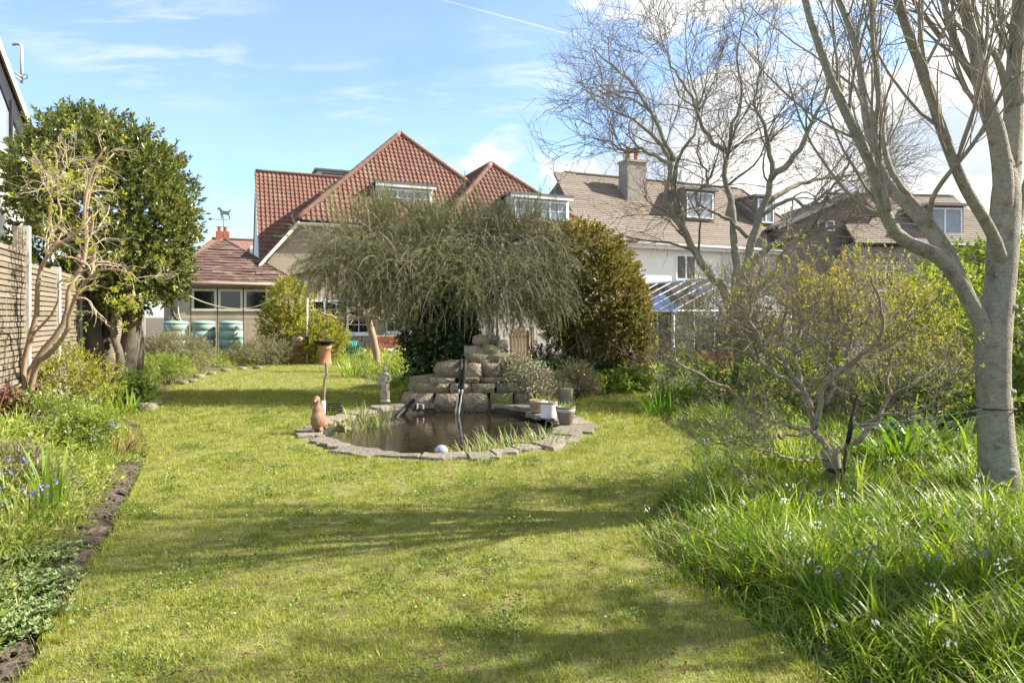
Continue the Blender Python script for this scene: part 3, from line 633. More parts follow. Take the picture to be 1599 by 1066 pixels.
# ------------------------------------------------------------------ building helpers
def roof_face(parent, poly, mat_, cw=0.20, ch=0.29, amp=0.022, lip=0.03, pantile=True, name='roof_tiles', jit=0.0, seed=0):
    """tiled slope over a convex polygon given as 3D points; eave = first edge (p0->p1); real stepped courses"""
    rng = np.random.default_rng(seed)
    p = np.asarray(poly, float); e = unit(p[1] - p[0]); n = unit(np.cross(p[1] - p[0], p[-1] - p[0])); n = n if n[2] > 0 else -n; up = np.cross(n, e); up = up if up[2] > 0 else -up
    q = np.stack([(p - p[0]) @ e, (p - p[0]) @ up], 1); H = q[:, 1].max(); m = len(q)
    def span(h):
        xs = []
        for i in range(m):
            a, b = q[i], q[(i + 1) % m]
            if (a[1] - h) * (b[1] - h) <= 0 and abs(a[1] - b[1]) > 1e-9: xs.append(a[0] + (b[0] - a[0]) * (h - a[1]) / (b[1] - a[1]))
        return (min(xs), max(xs)) if len(xs) >= 2 else None
    mb = MB(); k = 0; h = 0.0; st = cw / (6 if pantile else 1)
    while h < H - 0.02:
        h1 = min(h + ch, H - 1e-4); s0 = span(min(h + 1e-4, H)); s1 = span(h1)
        if s0 and s1:
            x = np.arange(math.floor(min(s0[0], s1[0]) / st) * st, max(s0[1], s1[1]) + st, st)
            if not pantile: x = np.sort(np.concatenate([x, x + 1e-3])) + (0.5 * cw if k % 2 else 0)
            xb = np.clip(x, *s0); xt = np.clip(x, *s1)
            w = amp * (np.cos(x / cw * 2 * np.pi) + 0.35 * np.cos(x / cw * 4 * np.pi + 0.8)) if pantile else np.zeros(len(x))
            if not pantile:
                tid = np.floor((x - (0.5 * cw if k % 2 else 0) + 5e-4) / cw).astype(int); w = np.repeat(rng.normal(size=len(x) // 2 + 2) * amp, 2)[1:1 + len(x)]
            rows = []
            for hh, xx, off in ((h, xb, lip - 0.03 - 0.01), (h, xb, lip), (h1 + 0.01, xt, 0.0)):
                rows.append(p[0] + xx[:, None] * e + hh * up + (w * (1 if off > -0.005 else 0.6) + off + 0.03)[:, None] * n)
            c = len(x); v = np.concatenate(rows); i = np.arange(c - 1)
            mb.add(v, np.concatenate([np.stack([r * c + i, r * c + i + 1, (r + 1) * c + i + 1, (r + 1) * c + i], 1) for r in (0, 1)]))
        h = h1; k += 1
    o = mb.build(name, mat_, parent, False, 'stuff')
    base = MB(); base.prism(p - n * 0.06, n * 0.05); base.build('roof_deck', M['wood'], parent)
    return o
def cap(parent, a, b, r=0.13, m='redcap', name='ridge_capping'):
    a = np.asarray(a, float); b = np.asarray(b, float); L = np.linalg.norm(b - a); n = max(2, int(L / 0.4)); pts = []; rr = []
    for i in range(n):
        for f, q in ((0.0, 1.0), (0.97, 0.92)): pts.append(a + (b - a) * ((i + f) / n)); rr.append(r * q)
    return MB().tube(pts, rr, 8).build(name, M[m], parent, True)
def window(parent, o, ax, up, w, h, cols, rows=1, fr=0.06, out=0.06, frame='upvc', pane='pane', bars=None, name='window', sill=False, split=None):
    """framed window proud of the wall; o = lower-left corner, ax along the wall; panes are sub-parts"""
    o = np.asarray(o, float); nrm = np.cross(ax, up); F = MB()
    def bar(x0, x1, z0, z1, d0=0.0, d1=1.0): F.box(o + ax * (x0 + x1) / 2 + up * (z0 + z1) / 2 + nrm * out * (d0 + d1) / 2, ((x1 - x0) / 2, out * (d1 - d0) / 2, (z1 - z0) / 2), (ax, nrm, up))
    bar(0, fr, 0, h); bar(w - fr, w, 0, h); bar(fr, w - fr, 0, fr); bar(fr, w - fr, h - fr, h)
    cw = (w - fr) / cols; zs = [fr] + (split or [h * (i + 1) / rows for i in range(rows - 1)]) + [h - fr]
    for i in range(1, cols): bar(i * cw, i * cw + fr, fr, h - fr)
    for zc in zs[1:-1]:
        for i in range(cols): bar(i * cw + fr, (i + 1) * cw, zc - fr / 2, zc + fr / 2)
    if bars:
        for i in range(cols):
            for b in range(1, bars[0]): x = i * cw + fr + (cw - fr) * b / bars[0]; bar(x - .011, x + .011, fr, h - fr, 0.35, 0.7)
            for b in range(1, bars[1]): zc = fr + (h - 2 * fr) * b / bars[1]; bar(i * cw + fr, (i + 1) * cw, zc - .011, zc + .011, 0.35, 0.72)
    if sill: F.box(o + ax * w / 2 - up * 0.04 + nrm * 0.05, (w / 2 + 0.08, 0.09, 0.035), (ax, nrm, up))
    wo = F.build(name, M[frame], parent)
    for i in range(cols):
        for j in range(len(zs) - 1):
            p = MB(); z0 = zs[j] + (fr / 2 if j else 0); z1 = zs[j + 1] - (fr / 2 if j < len(zs) - 2 else 0)
            p.box(o + ax * (i * cw + fr + (cw - fr) / 2) + up * (z0 + z1) / 2 + nrm * out * 0.3, ((cw - fr) / 2 - .001, 0.004, (z1 - z0) / 2 - .001), (ax, nrm, up)); p.build('pane', M[pane], wo)
    return wo
def slab(parent, name, m, s0, s1, t0, t1, z0, z1): return MB().sbox(s0, s1, t0, t1, z0, z1).build(name, M[m], parent)

# ------------------------------------------------------------------ main house
def main_house():
    h = thing('tiled_house', 'large pebbledashed house with steep hipped red pantile roofs behind the pond', 'house', S(4, 3, 0))
    EZ, LZ = 5.24, 3.62
    # front wall: full-width gable wall with sloping left shoulder
    MB().prism([S(-1.95, 0, -.05), S(5.0, 0, -.05), S(5.0, 0, EZ), S(-0.75, 0, EZ), S(-1.95, 0, LZ)], V * 0.3).build('wall', M['render'], h)
    slab(h, 'wall', 'block', 5.0, 11.6, -1.3, -1.0, -.05, 5.05)
    slab(h, 'wall', 'render', 4.7, 5.0, -1.3, 0.0, -.05, 5.05)
    slab(h, 'wall', 'render', 11.3, 11.6, -1.0, 9, -.05, 5.0)
    slab(h, 'wall', 'render', -1.95, -1.65, 0.3, 4.4, -.05, LZ - 0.25)
    slab(h, 'wall', 'whitewall', -1.9, 4, 4.4, 4.7, -.05, 3.9)
    slab(h, 'wall', 'whitewall', -1.9, -1.6, 4.7, 11.6, -.05, 3.9)
    # stone plinth: courses of separate stones under the kitchen window
    rng = np.random.default_rng(3)
    for r in range(3):
        x = -1.2 + rng.uniform(0, .2)
        while x < 4.6:
            w = rng.uniform(.35, .62); c = S(x + w / 2, -0.03, 0.02 + 0.25 * r + .12)
            stone(rng, c, (w / 2 - .008, 0.06, .118), (U, V, Z), k=.12, jit=.03).build('plinth_stone', M['stonewall'], h); x += w
    ap = S(4.2, 4.0, 10.15); rl = S(4.2, 12, 10.15)
    eL = S(-0.9, -.25, EZ); eR = S(5.6, -.25, EZ)
    roof_face(h, [S(-.9, -.25, EZ), S(9.3, -.25, EZ), ap], M['redtile'], seed=1)
    # left slope of the main block, running down to the low eave with its verge board
    roof_face(h, [S(-2.3, 9, LZ - .1), S(-2.3, -.25, LZ - .1), eL, ap, S(4.2, 9, 10.15)], M['redtile'], seed=2)
    roof_face(h, [S(9.3, -.25, EZ), S(9.3, 12, EZ), rl, ap], M['redtile'], seed=3)
    cap(h, eL + Z * .06, ap + Z * .06); cap(h, S(9.3, -.25, EZ + .06), ap + Z * .06); cap(h, ap + Z * .06, rl + Z * .06)
    # verge board and soffit
    d = S(-0.85, 0, EZ) - S(-2.28, 0, LZ - .1)
    MB().prism([S(-2.28, -.29, LZ - .30), S(-.85, -.29, EZ - .22), S(-.85, -.29, EZ - .03), S(-2.28, -.29, LZ - .12)], V * 0.03).build('verge_board', M['white'], h)
    MB().prism([S(-.85, -.28, EZ - .16), S(4.4, -.28, EZ - .16), S(4.4, -.28, EZ - .01), S(-.85, -.28, EZ - .01)], V * 0.03).build('fascia', M['white'], h)
    MB().tube([S(-.8, -.36, EZ - .02), S(4.4, -.36, EZ - .02)], .055, 8).build('gutter', M['dark'], h, True)
    slab(h, 'soffit', 'white', -.8, 4.4, -.25, 0, EZ - .18, EZ - .15)
    # second hipped block standing forward
    T = -1.3; ap2 = S(7.93, 1.7, 8.55); z2 = 5.08
    roof_face(h, [S(4.45, T - .25, z2), S(11.95, T - .25, z2), ap2], M['redtile'], seed=4)
    roof_face(h, [S(4.45, 8, z2), S(4.45, T - .25, z2), ap2, S(7.93, 8, 8.55)], M['redtile'], seed=5)
    roof_face(h, [S(11.95, T - .25, z2), S(11.95, 9, z2), S(7.93, 9, 8.55), ap2], M['redtile'], seed=6)
    cap(h, S(4.45, T - .25, z2 + .06), ap2 + Z * .06); cap(h, S(11.95, T - .25, z2 + .06), ap2 + Z * .06); cap(h, ap2 + Z * .06, S(7.93, 8, 8.61))
    MB().tube([S(4.6, T - .34, z2 - .02), S(11.9, T - .34, z2 - .02)], .055, 8).build('gutter', M['dark'], h, True)
    MB().sbox(4.6, 11.8, T - .28, T - .25, z2 - .18, z2 - .02).build('fascia', M['white'], h)
    # left wing
    wr = 8.0; wz = 8.62; we = 3.95
    roof_face(h, [S(-2.05, 4.0, we), S(5, 4.0, we), S(5, wr, wz), S(-2.05, wr, wz)], M['redtile'], seed=7)
    roof_face(h, [S(5, 12, we), S(-2.05, 12, we), S(-2.05, wr, wz), S(5, wr, wz)], M['redtile'], seed=8)
    cap(h, S(-2.05, wr, wz + .06), S(4, wr, wz + .06), .10)
    MB().prism([S(-2.0, 4.1, we), S(-2.0, 12, we), S(-2.0, wr, wz - .1)], U * 0.25).build('gable_wall', M['whitewall'], h)
    MB().prism([S(-2.10, 3.95, we - .1), S(-2.10, wr, wz - .08), S(-2.10, wr, wz + .05), S(-2.10, 3.95, we + .05)], U * 0.04).build('verge_board', M['fencepost'], h)
    # small flat dormer on the far slope
    d1 = slab(h, 'dormer', 'white', .95, 2.9, 8.3, 10.4, 7.9, 9.02); 
    MB().sbox(.8, 3.05, 8.15, 10.5, 9.02, 9.12).build('dormer_roof', M['lead'], d1); MB().sbox(1.15, 2.8, 8.27, 8.3, 8.5, 8.92).build('dormer_glass', M['pane'], d1)
    # roof dormers with casements
    def dormer(s0, s1, t, z0, z1, cols):
        d = slab(h, 'dormer', 'white', s0, s1, t, t + 2.2, z0, z1)
        MB().sbox(s0 - .14, s1 + .14, t - .2, t + 2.4, z1, z1 + .09).build('dormer_roof', M['lead'], d)
        MB().sbox(s0 - .12, s1 + .12, t - .185, t - .155, z1 - .13, z1 - .004).build('dormer_fascia', M['white'], d)
        w = window(d, S(s0 + .1, t, z0 + .12), U, Z, s1 - s0 - .2, z1 - z0 - .32, cols, 1, .07, .06, bars=(2, 3), pane='blind')
    dormer(2.45, 4.85, 0.75, 5.75, 7.12, 3)
    dormer(7.85, 10.6, T + .35, 5.2, 6.75, 3)
    # ground-floor kitchen window and doors
    window(h, S(-.75, 0, .82), U, Z, 2.75, 1.36, 3, 1, .075, .07, bars=(2, 4), sill=True)
    window(h, S(2.6, 0, .85), U, Z, 1.5, 1.3, 2, 1, .075, .07, bars=(2, 3), sill=True)
    # pipes on the wall
    MB().tube([S(-1.55, -.07, 3.0), S(-.9, -.07, 3.15), S(.4, -.07, 3.45), S(.55, -.07, 3.6)], .045, 8).build('waste_pipe', M['dark'], h, True)
    MB().tube([S(-1.6, -.1, 3.3), S(-1.6, -.1, 0)], .05, 8).build('downpipe', M['dark'], h, True)
    MB().tube([S(7.0, T - .08, 4.9), S(7.0, T - .08, 0)], .05, 8).build('downpipe', M['lead'], h, True)
    return h
main_house()

# ------------------------------------------------------------------ white house to the right, with chimney and dormers
def white_house():
    h = thing('white_house', 'white rendered house with brown tiled roof, chimney and dormers', 'house', S(19, 4, 0))
    e = 5.15; r = 9.35; T = 1.0
    MB().sbox(12.6, 27.6, T, T + 9, -.05, e).build('wall', M['whitewall'], h)
    R0, R1 = S(13.7, T + 4.5, r), S(25.9, T + 4.5, r); a, b = S(12.2, T - .35, e), S(28, T - .35, e); c, d = S(28, T + 9.35, e), S(12.2, T + 9.35, e)
    roof_face(h, [a, b, R1, R0], M['browntile'], cw=.24, ch=.2, amp=.0015, lip=.02, pantile=False, seed=1)
    roof_face(h, [d, a, R0], M['browntile'], cw=.24, ch=.2, amp=.0015, lip=.02, pantile=False, seed=2)
    roof_face(h, [b, c, R1], M['browntile'], cw=.24, ch=.2, amp=.0015, lip=.02, pantile=False, seed=3)
    cap(h, R0 + Z * .05, R1 + Z * .05, .11, 'browntile'); cap(h, a + Z * .05, R0 + Z * .05, .09, 'browntile'); cap(h, b + Z * .05, R1 + Z * .05, .09, 'browntile')
    MB().sbox(12.3, 27.9, T - .37, T - .33, e - .24, e - .02).build('fascia', M['white'], h)
    MB().tube([S(12.2, T - .43, e - .04), S(28, T - .43, e - .04)], .07, 8).build('gutter', M['white'], h, True)
    # front cross wing on the left: casts the broad shade on the slope
    roof_face(h, [S(12.0, T - .8, e), S(15.0, T - .8, e), S(14.2, T + 4.2, 9.3), S(12.9, T + 4.2, 9.3)], M['browntile'], cw=.24, ch=.2, amp=.0015, lip=.02, pantile=False, seed=5)
    roof_face(h, [S(15.0, T - .8, e), S(15.0, T + 4.0, e), S(14.2, T + 4.2, 9.3)], M['browntile'], cw=.24, ch=.2, amp=.0015, lip=.02, pantile=False, seed=6)
    ch = slab(h, 'chimney', 'stonewall', 16.55, 17.75, T + 2.6, T + 3.5, 7.0, 9.9)
    MB().sbox(16.48, 17.82, T + 2.53, T + 3.57, 9.9, 10.02).build('chimney_cap', M['stonewall'], ch)
    for x in (16.9, 17.4): MB().lathe(S(x, T + 3.05, 10.02), [(.17, 0), (.19, .05), (.14, .12), (.13, .62), (.17, .66), (.17, .74), (.10, .74)], 12).build('chimney_pot', M['terracotta'], ch, True)
    def dormer(s0, s1, t, z0, z1):
        d = slab(h, 'dormer', 'browntile', s0, s1, t, t + 3, z0, z1)
        MB().sbox(s0 - .15, s1 + .15, t - .2, t + 3, z1, z1 + .12).build('dormer_roof', M['lead'], d)
        window(d, S(s0 + .12, t, z0 + .15), U, Z, s1 - s0 - .24, z1 - z0 - .25, 2, 1, .07, .06, pane='blind')
    dormer(19.3, 21.3, T + 1.3, 6.7, 8.35); dormer(24.2, 25.6, T + 1.3, 6.7, 8.3)
    window(h, S(14.1, T, 3.0), U, Z, 1.0, 1.75, 1, 2, .08, .06, split=[1.2], pane='blind', sill=True)
    window(h, S(17.75, T, 3.4), U, Z, 1.25, 1.3, 2, 1, .08, .06, sill=True); window(h, S(22.2, T, 3.4), U, Z, 1.3, 1.3, 2, 1, .08, .06, sill=True)
    window(h, S(20, T, .9), U, Z, 1.6, 1.3, 2, 1, .08, .06, sill=True)
    MB().tube([S(13.55, T - .08, 5.0), S(13.55, T - .08, 0)], .05, 8).build('downpipe', M['white'], h, True)
white_house()

# ------------------------------------------------------------------ stone house far right
def stone_house():
    def at(px, py, d): return P(px, py, d)
    base = P(1400, 540, 37) * np.array([1, 1, 0]); h = thing('stone_house', 'grey stone house with brown roof and white dormer behind the bare trees', 'house', base)
    ux = np.array([1, 0.10, 0]); ux /= np.linalg.norm(ux); vy = np.array([-ux[1], ux[0], 0])
    o = P(1340, 495, 36) * np.array([1, 1, 0])
    def Q(s, t, z): return o + ux * s + vy * t + Z * z
    MB().box(Q(3.9, 3, 2.65), (4.1, 3, 2.75), (ux, vy, Z)).build('wall', M['stonewall'], h)
    rng = np.random.default_rng(8)
    for r in range(10):                        # coursed face stones
        x = -0.15 + rng.uniform(0, .2)
        while x < 4.1:
            w = rng.uniform(.45, .8)
            if not (0.75 < x + w / 2 < 2.05 and 2.6 < 2.3 + r * .31 < 4.5): stone(rng, Q(x + w / 2, -.03, 2.3 + r * .31), (w / 2 - .012, .06, .148), (ux, vy, Z), k=.1, jit=.02).build('wall_stone', M['stonewall'], h)
            x += w
    roof_face(h, [Q(-.4, -.4, 5.35), Q(8.3, -.4, 5.35), Q(8.3, 3.6, 8.6), Q(.4, 3.6, 8.6)], M['browntile'], cw=.24, ch=.2, amp=.0015, lip=.02, pantile=False, seed=9)
    roof_face(h, [Q(8.3, 7.4, 5.35), Q(-.4, 7.4, 5.35), Q(.4, 3.6, 8.6), Q(8.3, 3.6, 8.6)], M['browntile'], cw=.24, ch=.2, amp=.0015, lip=.02, pantile=False, seed=10)
    cap(h, Q(.4, 3.6, 8.65), Q(8.3, 3.6, 8.65), .1, 'browntile')
    MB().tube([Q(-.4, -.48, 5.3), Q(8.3, -.48, 5.3)], .06, 8).build('gutter', M['dark'], h, True)
    window(h, Q(.95, -.06, 2.9), ux, Z, 1.0, 1.35, 2, 2, .08, .07, sill=True, split=[1.0])
    # white dormer, tile-hung cheek
    d = MB().box(Q(5.2, 2.2, 6.65), (1.1, 1.8, .85), (ux, vy, Z)).build('dormer', M['brick'], h)
    MB().box(Q(5.2, 2.1, 7.56), (1.3, 2.05, .06), (ux, vy, Z)).build('dormer_roof', M['fencepost'], d)
    window(d, Q(4.2, .4, 5.95), ux, Z, 2.0, 1.45, 2, 1, .09, .06, pane='blind')
    # projecting tile-hung bay and gable to the left
    b = thing('gabled_house', 'brown gabled house with small window behind the twisted bare tree', 'house', P(1280, 540, 38) * np.array([1, 1, 0]))
    o2 = P(1222, 495, 37) * np.array([1, 1, 0])
    def R(s, t, z): return o2 + ux * s + vy * t + Z * z
    MB().prism([R(0, 0, -.05), R(5.0, 0, -.05), R(5.0, 0, 7.2), R(3.9, 0, 8.2), R(0, 0, 6.6)], vy * 7).build('wall', M['browntile'], b)
    roof_face(b, [R(-.4, -.3, 6.35), R(-.4, 7, 6.35), R(4.1, 7, 8.35), R(4.1, -.3, 8.35)], M['browntile'], cw=.24, ch=.2, amp=.0015, lip=.02, pantile=False, seed=11)
    MB().prism([R(-.4, -.34, 6.2), R(4.1, -.34, 8.2), R(4.1, -.34, 8.42), R(-.4, -.34, 6.42)], vy * .05).build('verge_board', M['fencepost'], b)
    roof_face(b, [R(5.3, 7, 7.0), R(5.3, -.3, 7.0), R(4.1, -.3, 8.35), R(4.1, 7, 8.35)], M['browntile'], cw=.24, ch=.2, amp=.0015, lip=.02, pantile=False, seed=12)
    window(b, R(2.0, 0, 6.2), ux, Z, .95, .55, 2, 1, .06, .05)
stone_house()

# ------------------------------------------------------------------ house with red roof far behind the garage
def far_house():
    d = 46; o = P(355, 495, d) * np.array([1, 1, 0]); h = thing('distant_house', 'distant house with orange tiled hip roof behind the garage', 'house', o)
    def Q(s, t, z): return o + U * s + V * t + Z * z
    MB().box(Q(.6, 3, 2.4), (3.2, 3, 2.45)).build('wall', M['whitewall'], h)
    r = 7.0
    a, b, c, e = Q(-2.9, -.3, 4.9), Q(4.2, -.3, 4.9), Q(4.2, 6.3, 4.9), Q(-2.9, 6.3, 4.9); r0, r1 = Q(-1.0, 3, r), Q(2.6, 3, r)
    for i, f in enumerate(([a, b, r1, r0], [b, c, r1], [e, a, r0])): roof_face(h, f, M['redcap'], cw=.25, ch=.25, amp=.004, lip=.02, pantile=False, seed=20 + i)
    cap(h, r0 + Z * .05, r1 + Z * .05, .12)
    k = MB().box(Q(-.3, 3.2, 7.0), (.45, .35, .6)).build('chimney', M['brick'], h)
    for x in (-.5, -.1): MB().lathe(Q(x, 3.2, 7.6), [(.14, 0), (.12, .3), (.15, .34), (.1, .34)], 10).build('chimney_pot', M['terracotta'], k, True)
    dm = MB().box(Q(2.4, 1.3, 5.65), (.95, 1.2, .75)).build('dormer', M['white'], h); window(dm, Q(1.6, .1, 5.1), U, Z, 1.6, 1.1, 2, 1, .08, .05, pane='blind')
far_house()

# ------------------------------------------------------------------ neighbour's gable on the left, above the fence
def left_house():
    def F(y, z, off=0.0): return np.array([-4.3 - .4245 * y, y, 0]) + U * off + Z * z
    h = thing('white_gabled_house', 'white house with dark framed glass gable beyond the fence', 'house', F(13, 0))
    y0, y1, y2 = 5.2, 10.4, 15.5; ze = 5.36; za = ze + (y2 - y1) * .45
    MB().prism([F(y0, -.05), F(y2 - .25, -.05), F(y2 - .25, ze), F(y1, za), F(y0, ze)], -U * 8).build('wall', M['whitewall'], h)
    # roof slopes
    for s, (ya, yb) in enumerate(((y2, y1), (y0 - .3, y1))):
        roof_face(h, ([F(ya, ze, -8), F(ya, ze, .1), F(yb, za + .1, .1), F(yb, za + .1, -8)] if s == 0 else [F(ya, ze, .1), F(ya, ze, -8), F(yb, za + .1, -8), F(yb, za + .1, .1)]), M['lead'], cw=.3, ch=.3, amp=.004, lip=.02, pantile=False, seed=30 + s)
    MB().prism([F(y2 + .05, ze - .16, .1), F(y1, za - .1, .1), F(y1, za + .12, .1), F(y2 + .05, ze + .04, .1)], U * .04).build('verge_board', M['fencepost'], h)
    MB().prism([F(y2 - .3, ze - .1, .02), F(y1, za - .1, .02), F(y1, za - .42, .02), F(y2 - .9, ze - .28, .02)], U * .05).build('gable_frame', M['dark'], h)
    # glazing below the rake
    zs = 4.72
    g = MB().prism([F(y2 - 1.3, zs, .03), F(y2 - 1.05, ze - .3, .03), F(y1 + .2, za - .45, .03), F(y1 + .2, zs, .03)], U * .02).build('gable_glass', M['blind'], h)
    for yy in (13.6, 12.2, 11.0):
        MB().box(F(yy, (zs + ze + (y2 - yy) * .45 - .4) / 2, .07), (.03, .05, (ze + (y2 - yy) * .45 - .4 - zs) / 2)).build('mullion', M['dark'], h)
    MB().prism([F(y2 - 1.1, zs - .08, .03), F(y2 - 1.1, zs, .03), F(y1, zs, .03), F(y1, zs - .08, .03)], U * .1).build('glazing_sill', M['fencepost'], h)
    a = thing('aerial_mast', 'thin metal aerial mast bracketed to the roof edge of the white house', 'aerial', P(34, 128, 14.2))
    MB().tube([P(34, 130, 14.2), P(33.5, 72, 14.2)], .03, 8).build('mast', M['fencepost'], a, True)
    MB().tube([P(33.5, 72, 14.2), P(30, 69, 14.2), P(20, 70, 14.2)], .028, 8).build('arm', M['fencepost'], a, True)
    for y in (120, 126): MB().tube([P(34, y, 14.2), P(24, y - 6, 13.98)], .018, 6).build('bracket', M['fencepost'], a, True)
    lp = [P(38 + 5 * math.cos(q), 120 + 4 * math.sin(q), 14.2) for q in np.linspace(0, 6.28, 14)]; MB().tube(lp, .008, 5).build('cable_loop', M['dark'], a, True)
left_house()

# ------------------------------------------------------------------ garage, water butts, weathervane
GO = np.array([-12.25, 24.0, 0])
def GA(s, t, z): return GO + U * s + V * t + Z * z
def garage():
    h = thing('concrete_garage', 'low concrete panel garage with brown hipped roof and three windows', 'garage', GA(2.1, 2, 0))
    W_, D_, E = 4.35, 4.2, 2.72
    MB().box(GA(W_ / 2, D_ / 2 + .06, E / 2 - .03), (W_ / 2 - .02, D_ / 2 - .02, E / 2 - .02)).build('wall_core', M['liner'], h)
    n = 5; pw = W_ / n
    for i in range(n):                         # panels: pebble-faced, joints recessed
        for (z0, z1) in ((0, 1.42), (1.42, 2.62)):
            if z0 > 1 and i in (1, 2, 3):
                MB().box(GA((i + .5) * pw, .02, (z0 + 1.72) / 2), (pw / 2 - .012, .05, (1.72 - z0) / 2 - .008)).build('wall_panel', M['concrete'], h)
                MB().box(GA((i + .5) * pw, .02, 2.57), (pw / 2 - .012, .05, .05)).build('wall_panel', M['concrete'], h)
                window(h, GA(i * pw + .02, -.01, 1.72), U, Z, pw - .04, .80, 1, 1, .085, .07, frame='cream')
            else:
                MB().box(GA((i + .5) * pw, .02, (z0 + z1) / 2), (pw / 2 - .012, .05, (z1 - z0) / 2 - .008)).build('wall_panel', M['concrete'], h)
    ap = GA(1.95, 2.3, 4.55); e = E
    a, b, c, d = GA(-.2, -.25, e), GA(W_ + .25, -.25, e), GA(W_ + .25, D_ + .2, e), GA(-.2, D_ + .2, e)
    for i, f in enumerate(([a, b, ap], [b, c, ap], [d, a, ap])): roof_face(h, f, M['garageroof'], cw=.5, ch=.19, amp=.007, lip=.03, pantile=False, seed=40 + i)
    cap(h, a + Z * .04, ap + Z * .03, .055, 'garageroof'); cap(h, b + Z * .04, ap + Z * .03, .055, 'garageroof')
    MB().box(GA(W_ / 2, -.24, e - .08), (W_ / 2 + .25, .02, .07)).build('fascia', M['wood'], h)
    MB().tube([GA(-.25, -.32, e - .02), GA(W_ + .3, -.32, e - .02)], .06, 8).build('gutter', M['concrete'], h, True)
    MB().tube([GA(.28, -.3, e - .05), GA(.28, -.10, e - .28), GA(.28, -.10, 1.75), GA(.36, -.14, 1.5), GA(.5, -.3, 1.35)], .05, 8).build('downpipe', M['dark'], h, True)
    MB().tube([GA(.48, -.09, 2.55), GA(.47, -.09, 1.7), GA(.52, -.16, 1.48), GA(.58, -.3, 1.36)], .014, 6).build('water_tube', M['white'], h, True)
    # weathervane on the ridge
    w = thing('weathervane', 'metal weathervane with standing dog figure on the garage roof', 'weathervane', ap)
    q = ap.copy(); MB().tube([q - Z * .25, q + Z * .92], .018, 6).build('rod', M['lead'], w, True)
    for v in (U, V): MB().tube([q + Z * .50 - v * .32, q + Z * .50 + v * .32], .012, 5).build('direction_arm', M['lead'], w, True)
    MB().tube([q + Z * .78 - U * .45, q + Z * .78 + U * .28], .014, 5).build('pointer', M['lead'], w, True)
    MB().prism([q + Z * .78 - U * .44 + Z * .07, q + Z * .78 - U * .6, q + Z * .78 - U * .44 - Z * .07], V * .015).build('arrow_head', M['lead'], w)
    dog = [(-.18, .95), (-.17, 1.08), (-.22, 1.16), (-.30, 1.17), (-.24, 1.25), (-.17, 1.26), (-.10, 1.14), (.10, 1.12), (.19, 1.20), (.22, 1.18), (.15, 1.05), (.17, .93), (.20, .82), (.15, .82), (.11, .97), (-.06, .99), (-.10, .82), (-.15, .82), (-.13, .95)]
    MB().prism([q + U * (x + .05) + Z * z for x, z in dog], V * .02).build('dog_figure', M['lead'], w)
garage()
def butts():
    prof = [(.30, .0), (.36, .03), (.385, .16), (.39, .2), (.395, .215), (.37, .225), (.37, .25), (.40, .26), (.41, .5), (.405, .52), (.38, .53), (.38, .56), (.41, .57), (.41, .84), (.385, .85), (.385, .88), (.41, .89), (.385, 1.08), (.36, 1.12)]
    for s, t, lab, wide in ((.42, -.55, 'green water butt under the garage downpipe, nearest the fence', 1.0), (1.28, -.55, 'middle of three green plastic water butts by the garage', 1.0), (2.18, -.9, 'pale green ribbed water butt standing clear on its stand', .98)):
        c = GA(s, t, 0); b = thing('water_butt', lab, 'water butt', c, 'water butts by the garage')
        st = MB(); st.lathe(c, [(.33, 0), (.33, .16), (.27, .18), (.0, .18)], 16); st.build('stand', M['dark'], b, True)
        up = .18
        MB().lathe(c + Z * up, [(.0, .002)] + [(r * wide, z * .98) for r, z in prof], 28).build('barrel', M['butt'], b, True)
        MB().lathe(c + Z * (up + 1.09), [(.40 * wide, 0), (.41 * wide, .03), (.37 * wide, .075), (.2, .10), (.0, .105)], 28).build('lid', M['butt'], b, True)
        MB().tube([c + Z * (up + .13) - V * .37, c + Z * (up + .13) - V * .46], .03, 8).build('tap', M['dark'], b, True)
butts()

# ------------------------------------------------------------------ fence along the left boundary
def fence():
    def F(y, z, off=0.0): return np.array([-2.49 - .4245 * y, y, 0]) + U * off + Z * z
    t = thing('slatted_fence', 'tall slatted timber fence with concrete posts along the left boundary', 'fence', F(14, 0.3))
    step = 1.75 * CU; ys = [8.62 + step * i for i in range(-1, 9)]; rng = np.random.default_rng(4)
    slat = MB().box((0, 0, 0), (.01, .80, .026)).mesh('slat'); slat.materials.append(M['fencewood'])
    board = MB().box((0, 0, 0), (.02, .80, .14)).mesh('gravel_board'); board.materials.append(M['fencepost'])
    base = wloc(t)
    for i, y in enumerate(ys):
        gz = .30 if y < 16 else .12
        MB().box(F(y, gz + .92 if i > 1 else gz + 1.13, 0), (.055, .055, 1.03 if i > 1 else 1.22)).build('post', M['fencepost'], t)
        if i == len(ys) - 1: break
        top = 2.30 if i == 0 else 2.18
        if y > 16: top = 1.98
        def put(nm, me, z, off=0.0):
            o = bpy.data.objects.new(nm, me); COL.objects.link(o); o.parent = t; o.location = tuple(F(y + step / 2, z, off) - base); o.rotation_euler = (rng.normal() * .002, rng.normal() * .006, rng.normal() * .002)
        put('gravel_board', board, gz - .02)
        z = gz + .16
        while z < top: put('slat', slat, z, rng.choice([.02, .03])); z += .068
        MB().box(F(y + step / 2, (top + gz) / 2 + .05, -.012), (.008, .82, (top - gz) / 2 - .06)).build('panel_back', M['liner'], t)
        for f in (.06, .5, .94): MB().box(F(y + step * f, (top + gz) / 2 + .07, .006), (.012, .025, (top - gz) / 2 - .08)).build('batten', M['fencewood'], t)
    # raised trellis piece on the first panel
    for k in range(4): MB().box(F(8.62 - .30, 2.36 + k * .062, .03), (.01, .22, .026)).build('slat', M['fencewood'], t)
    MB().box(F(8.62 - .52, 2.42, .03), (.02, .025, .16)).build('batten', M['fencewood'], t)
fence()

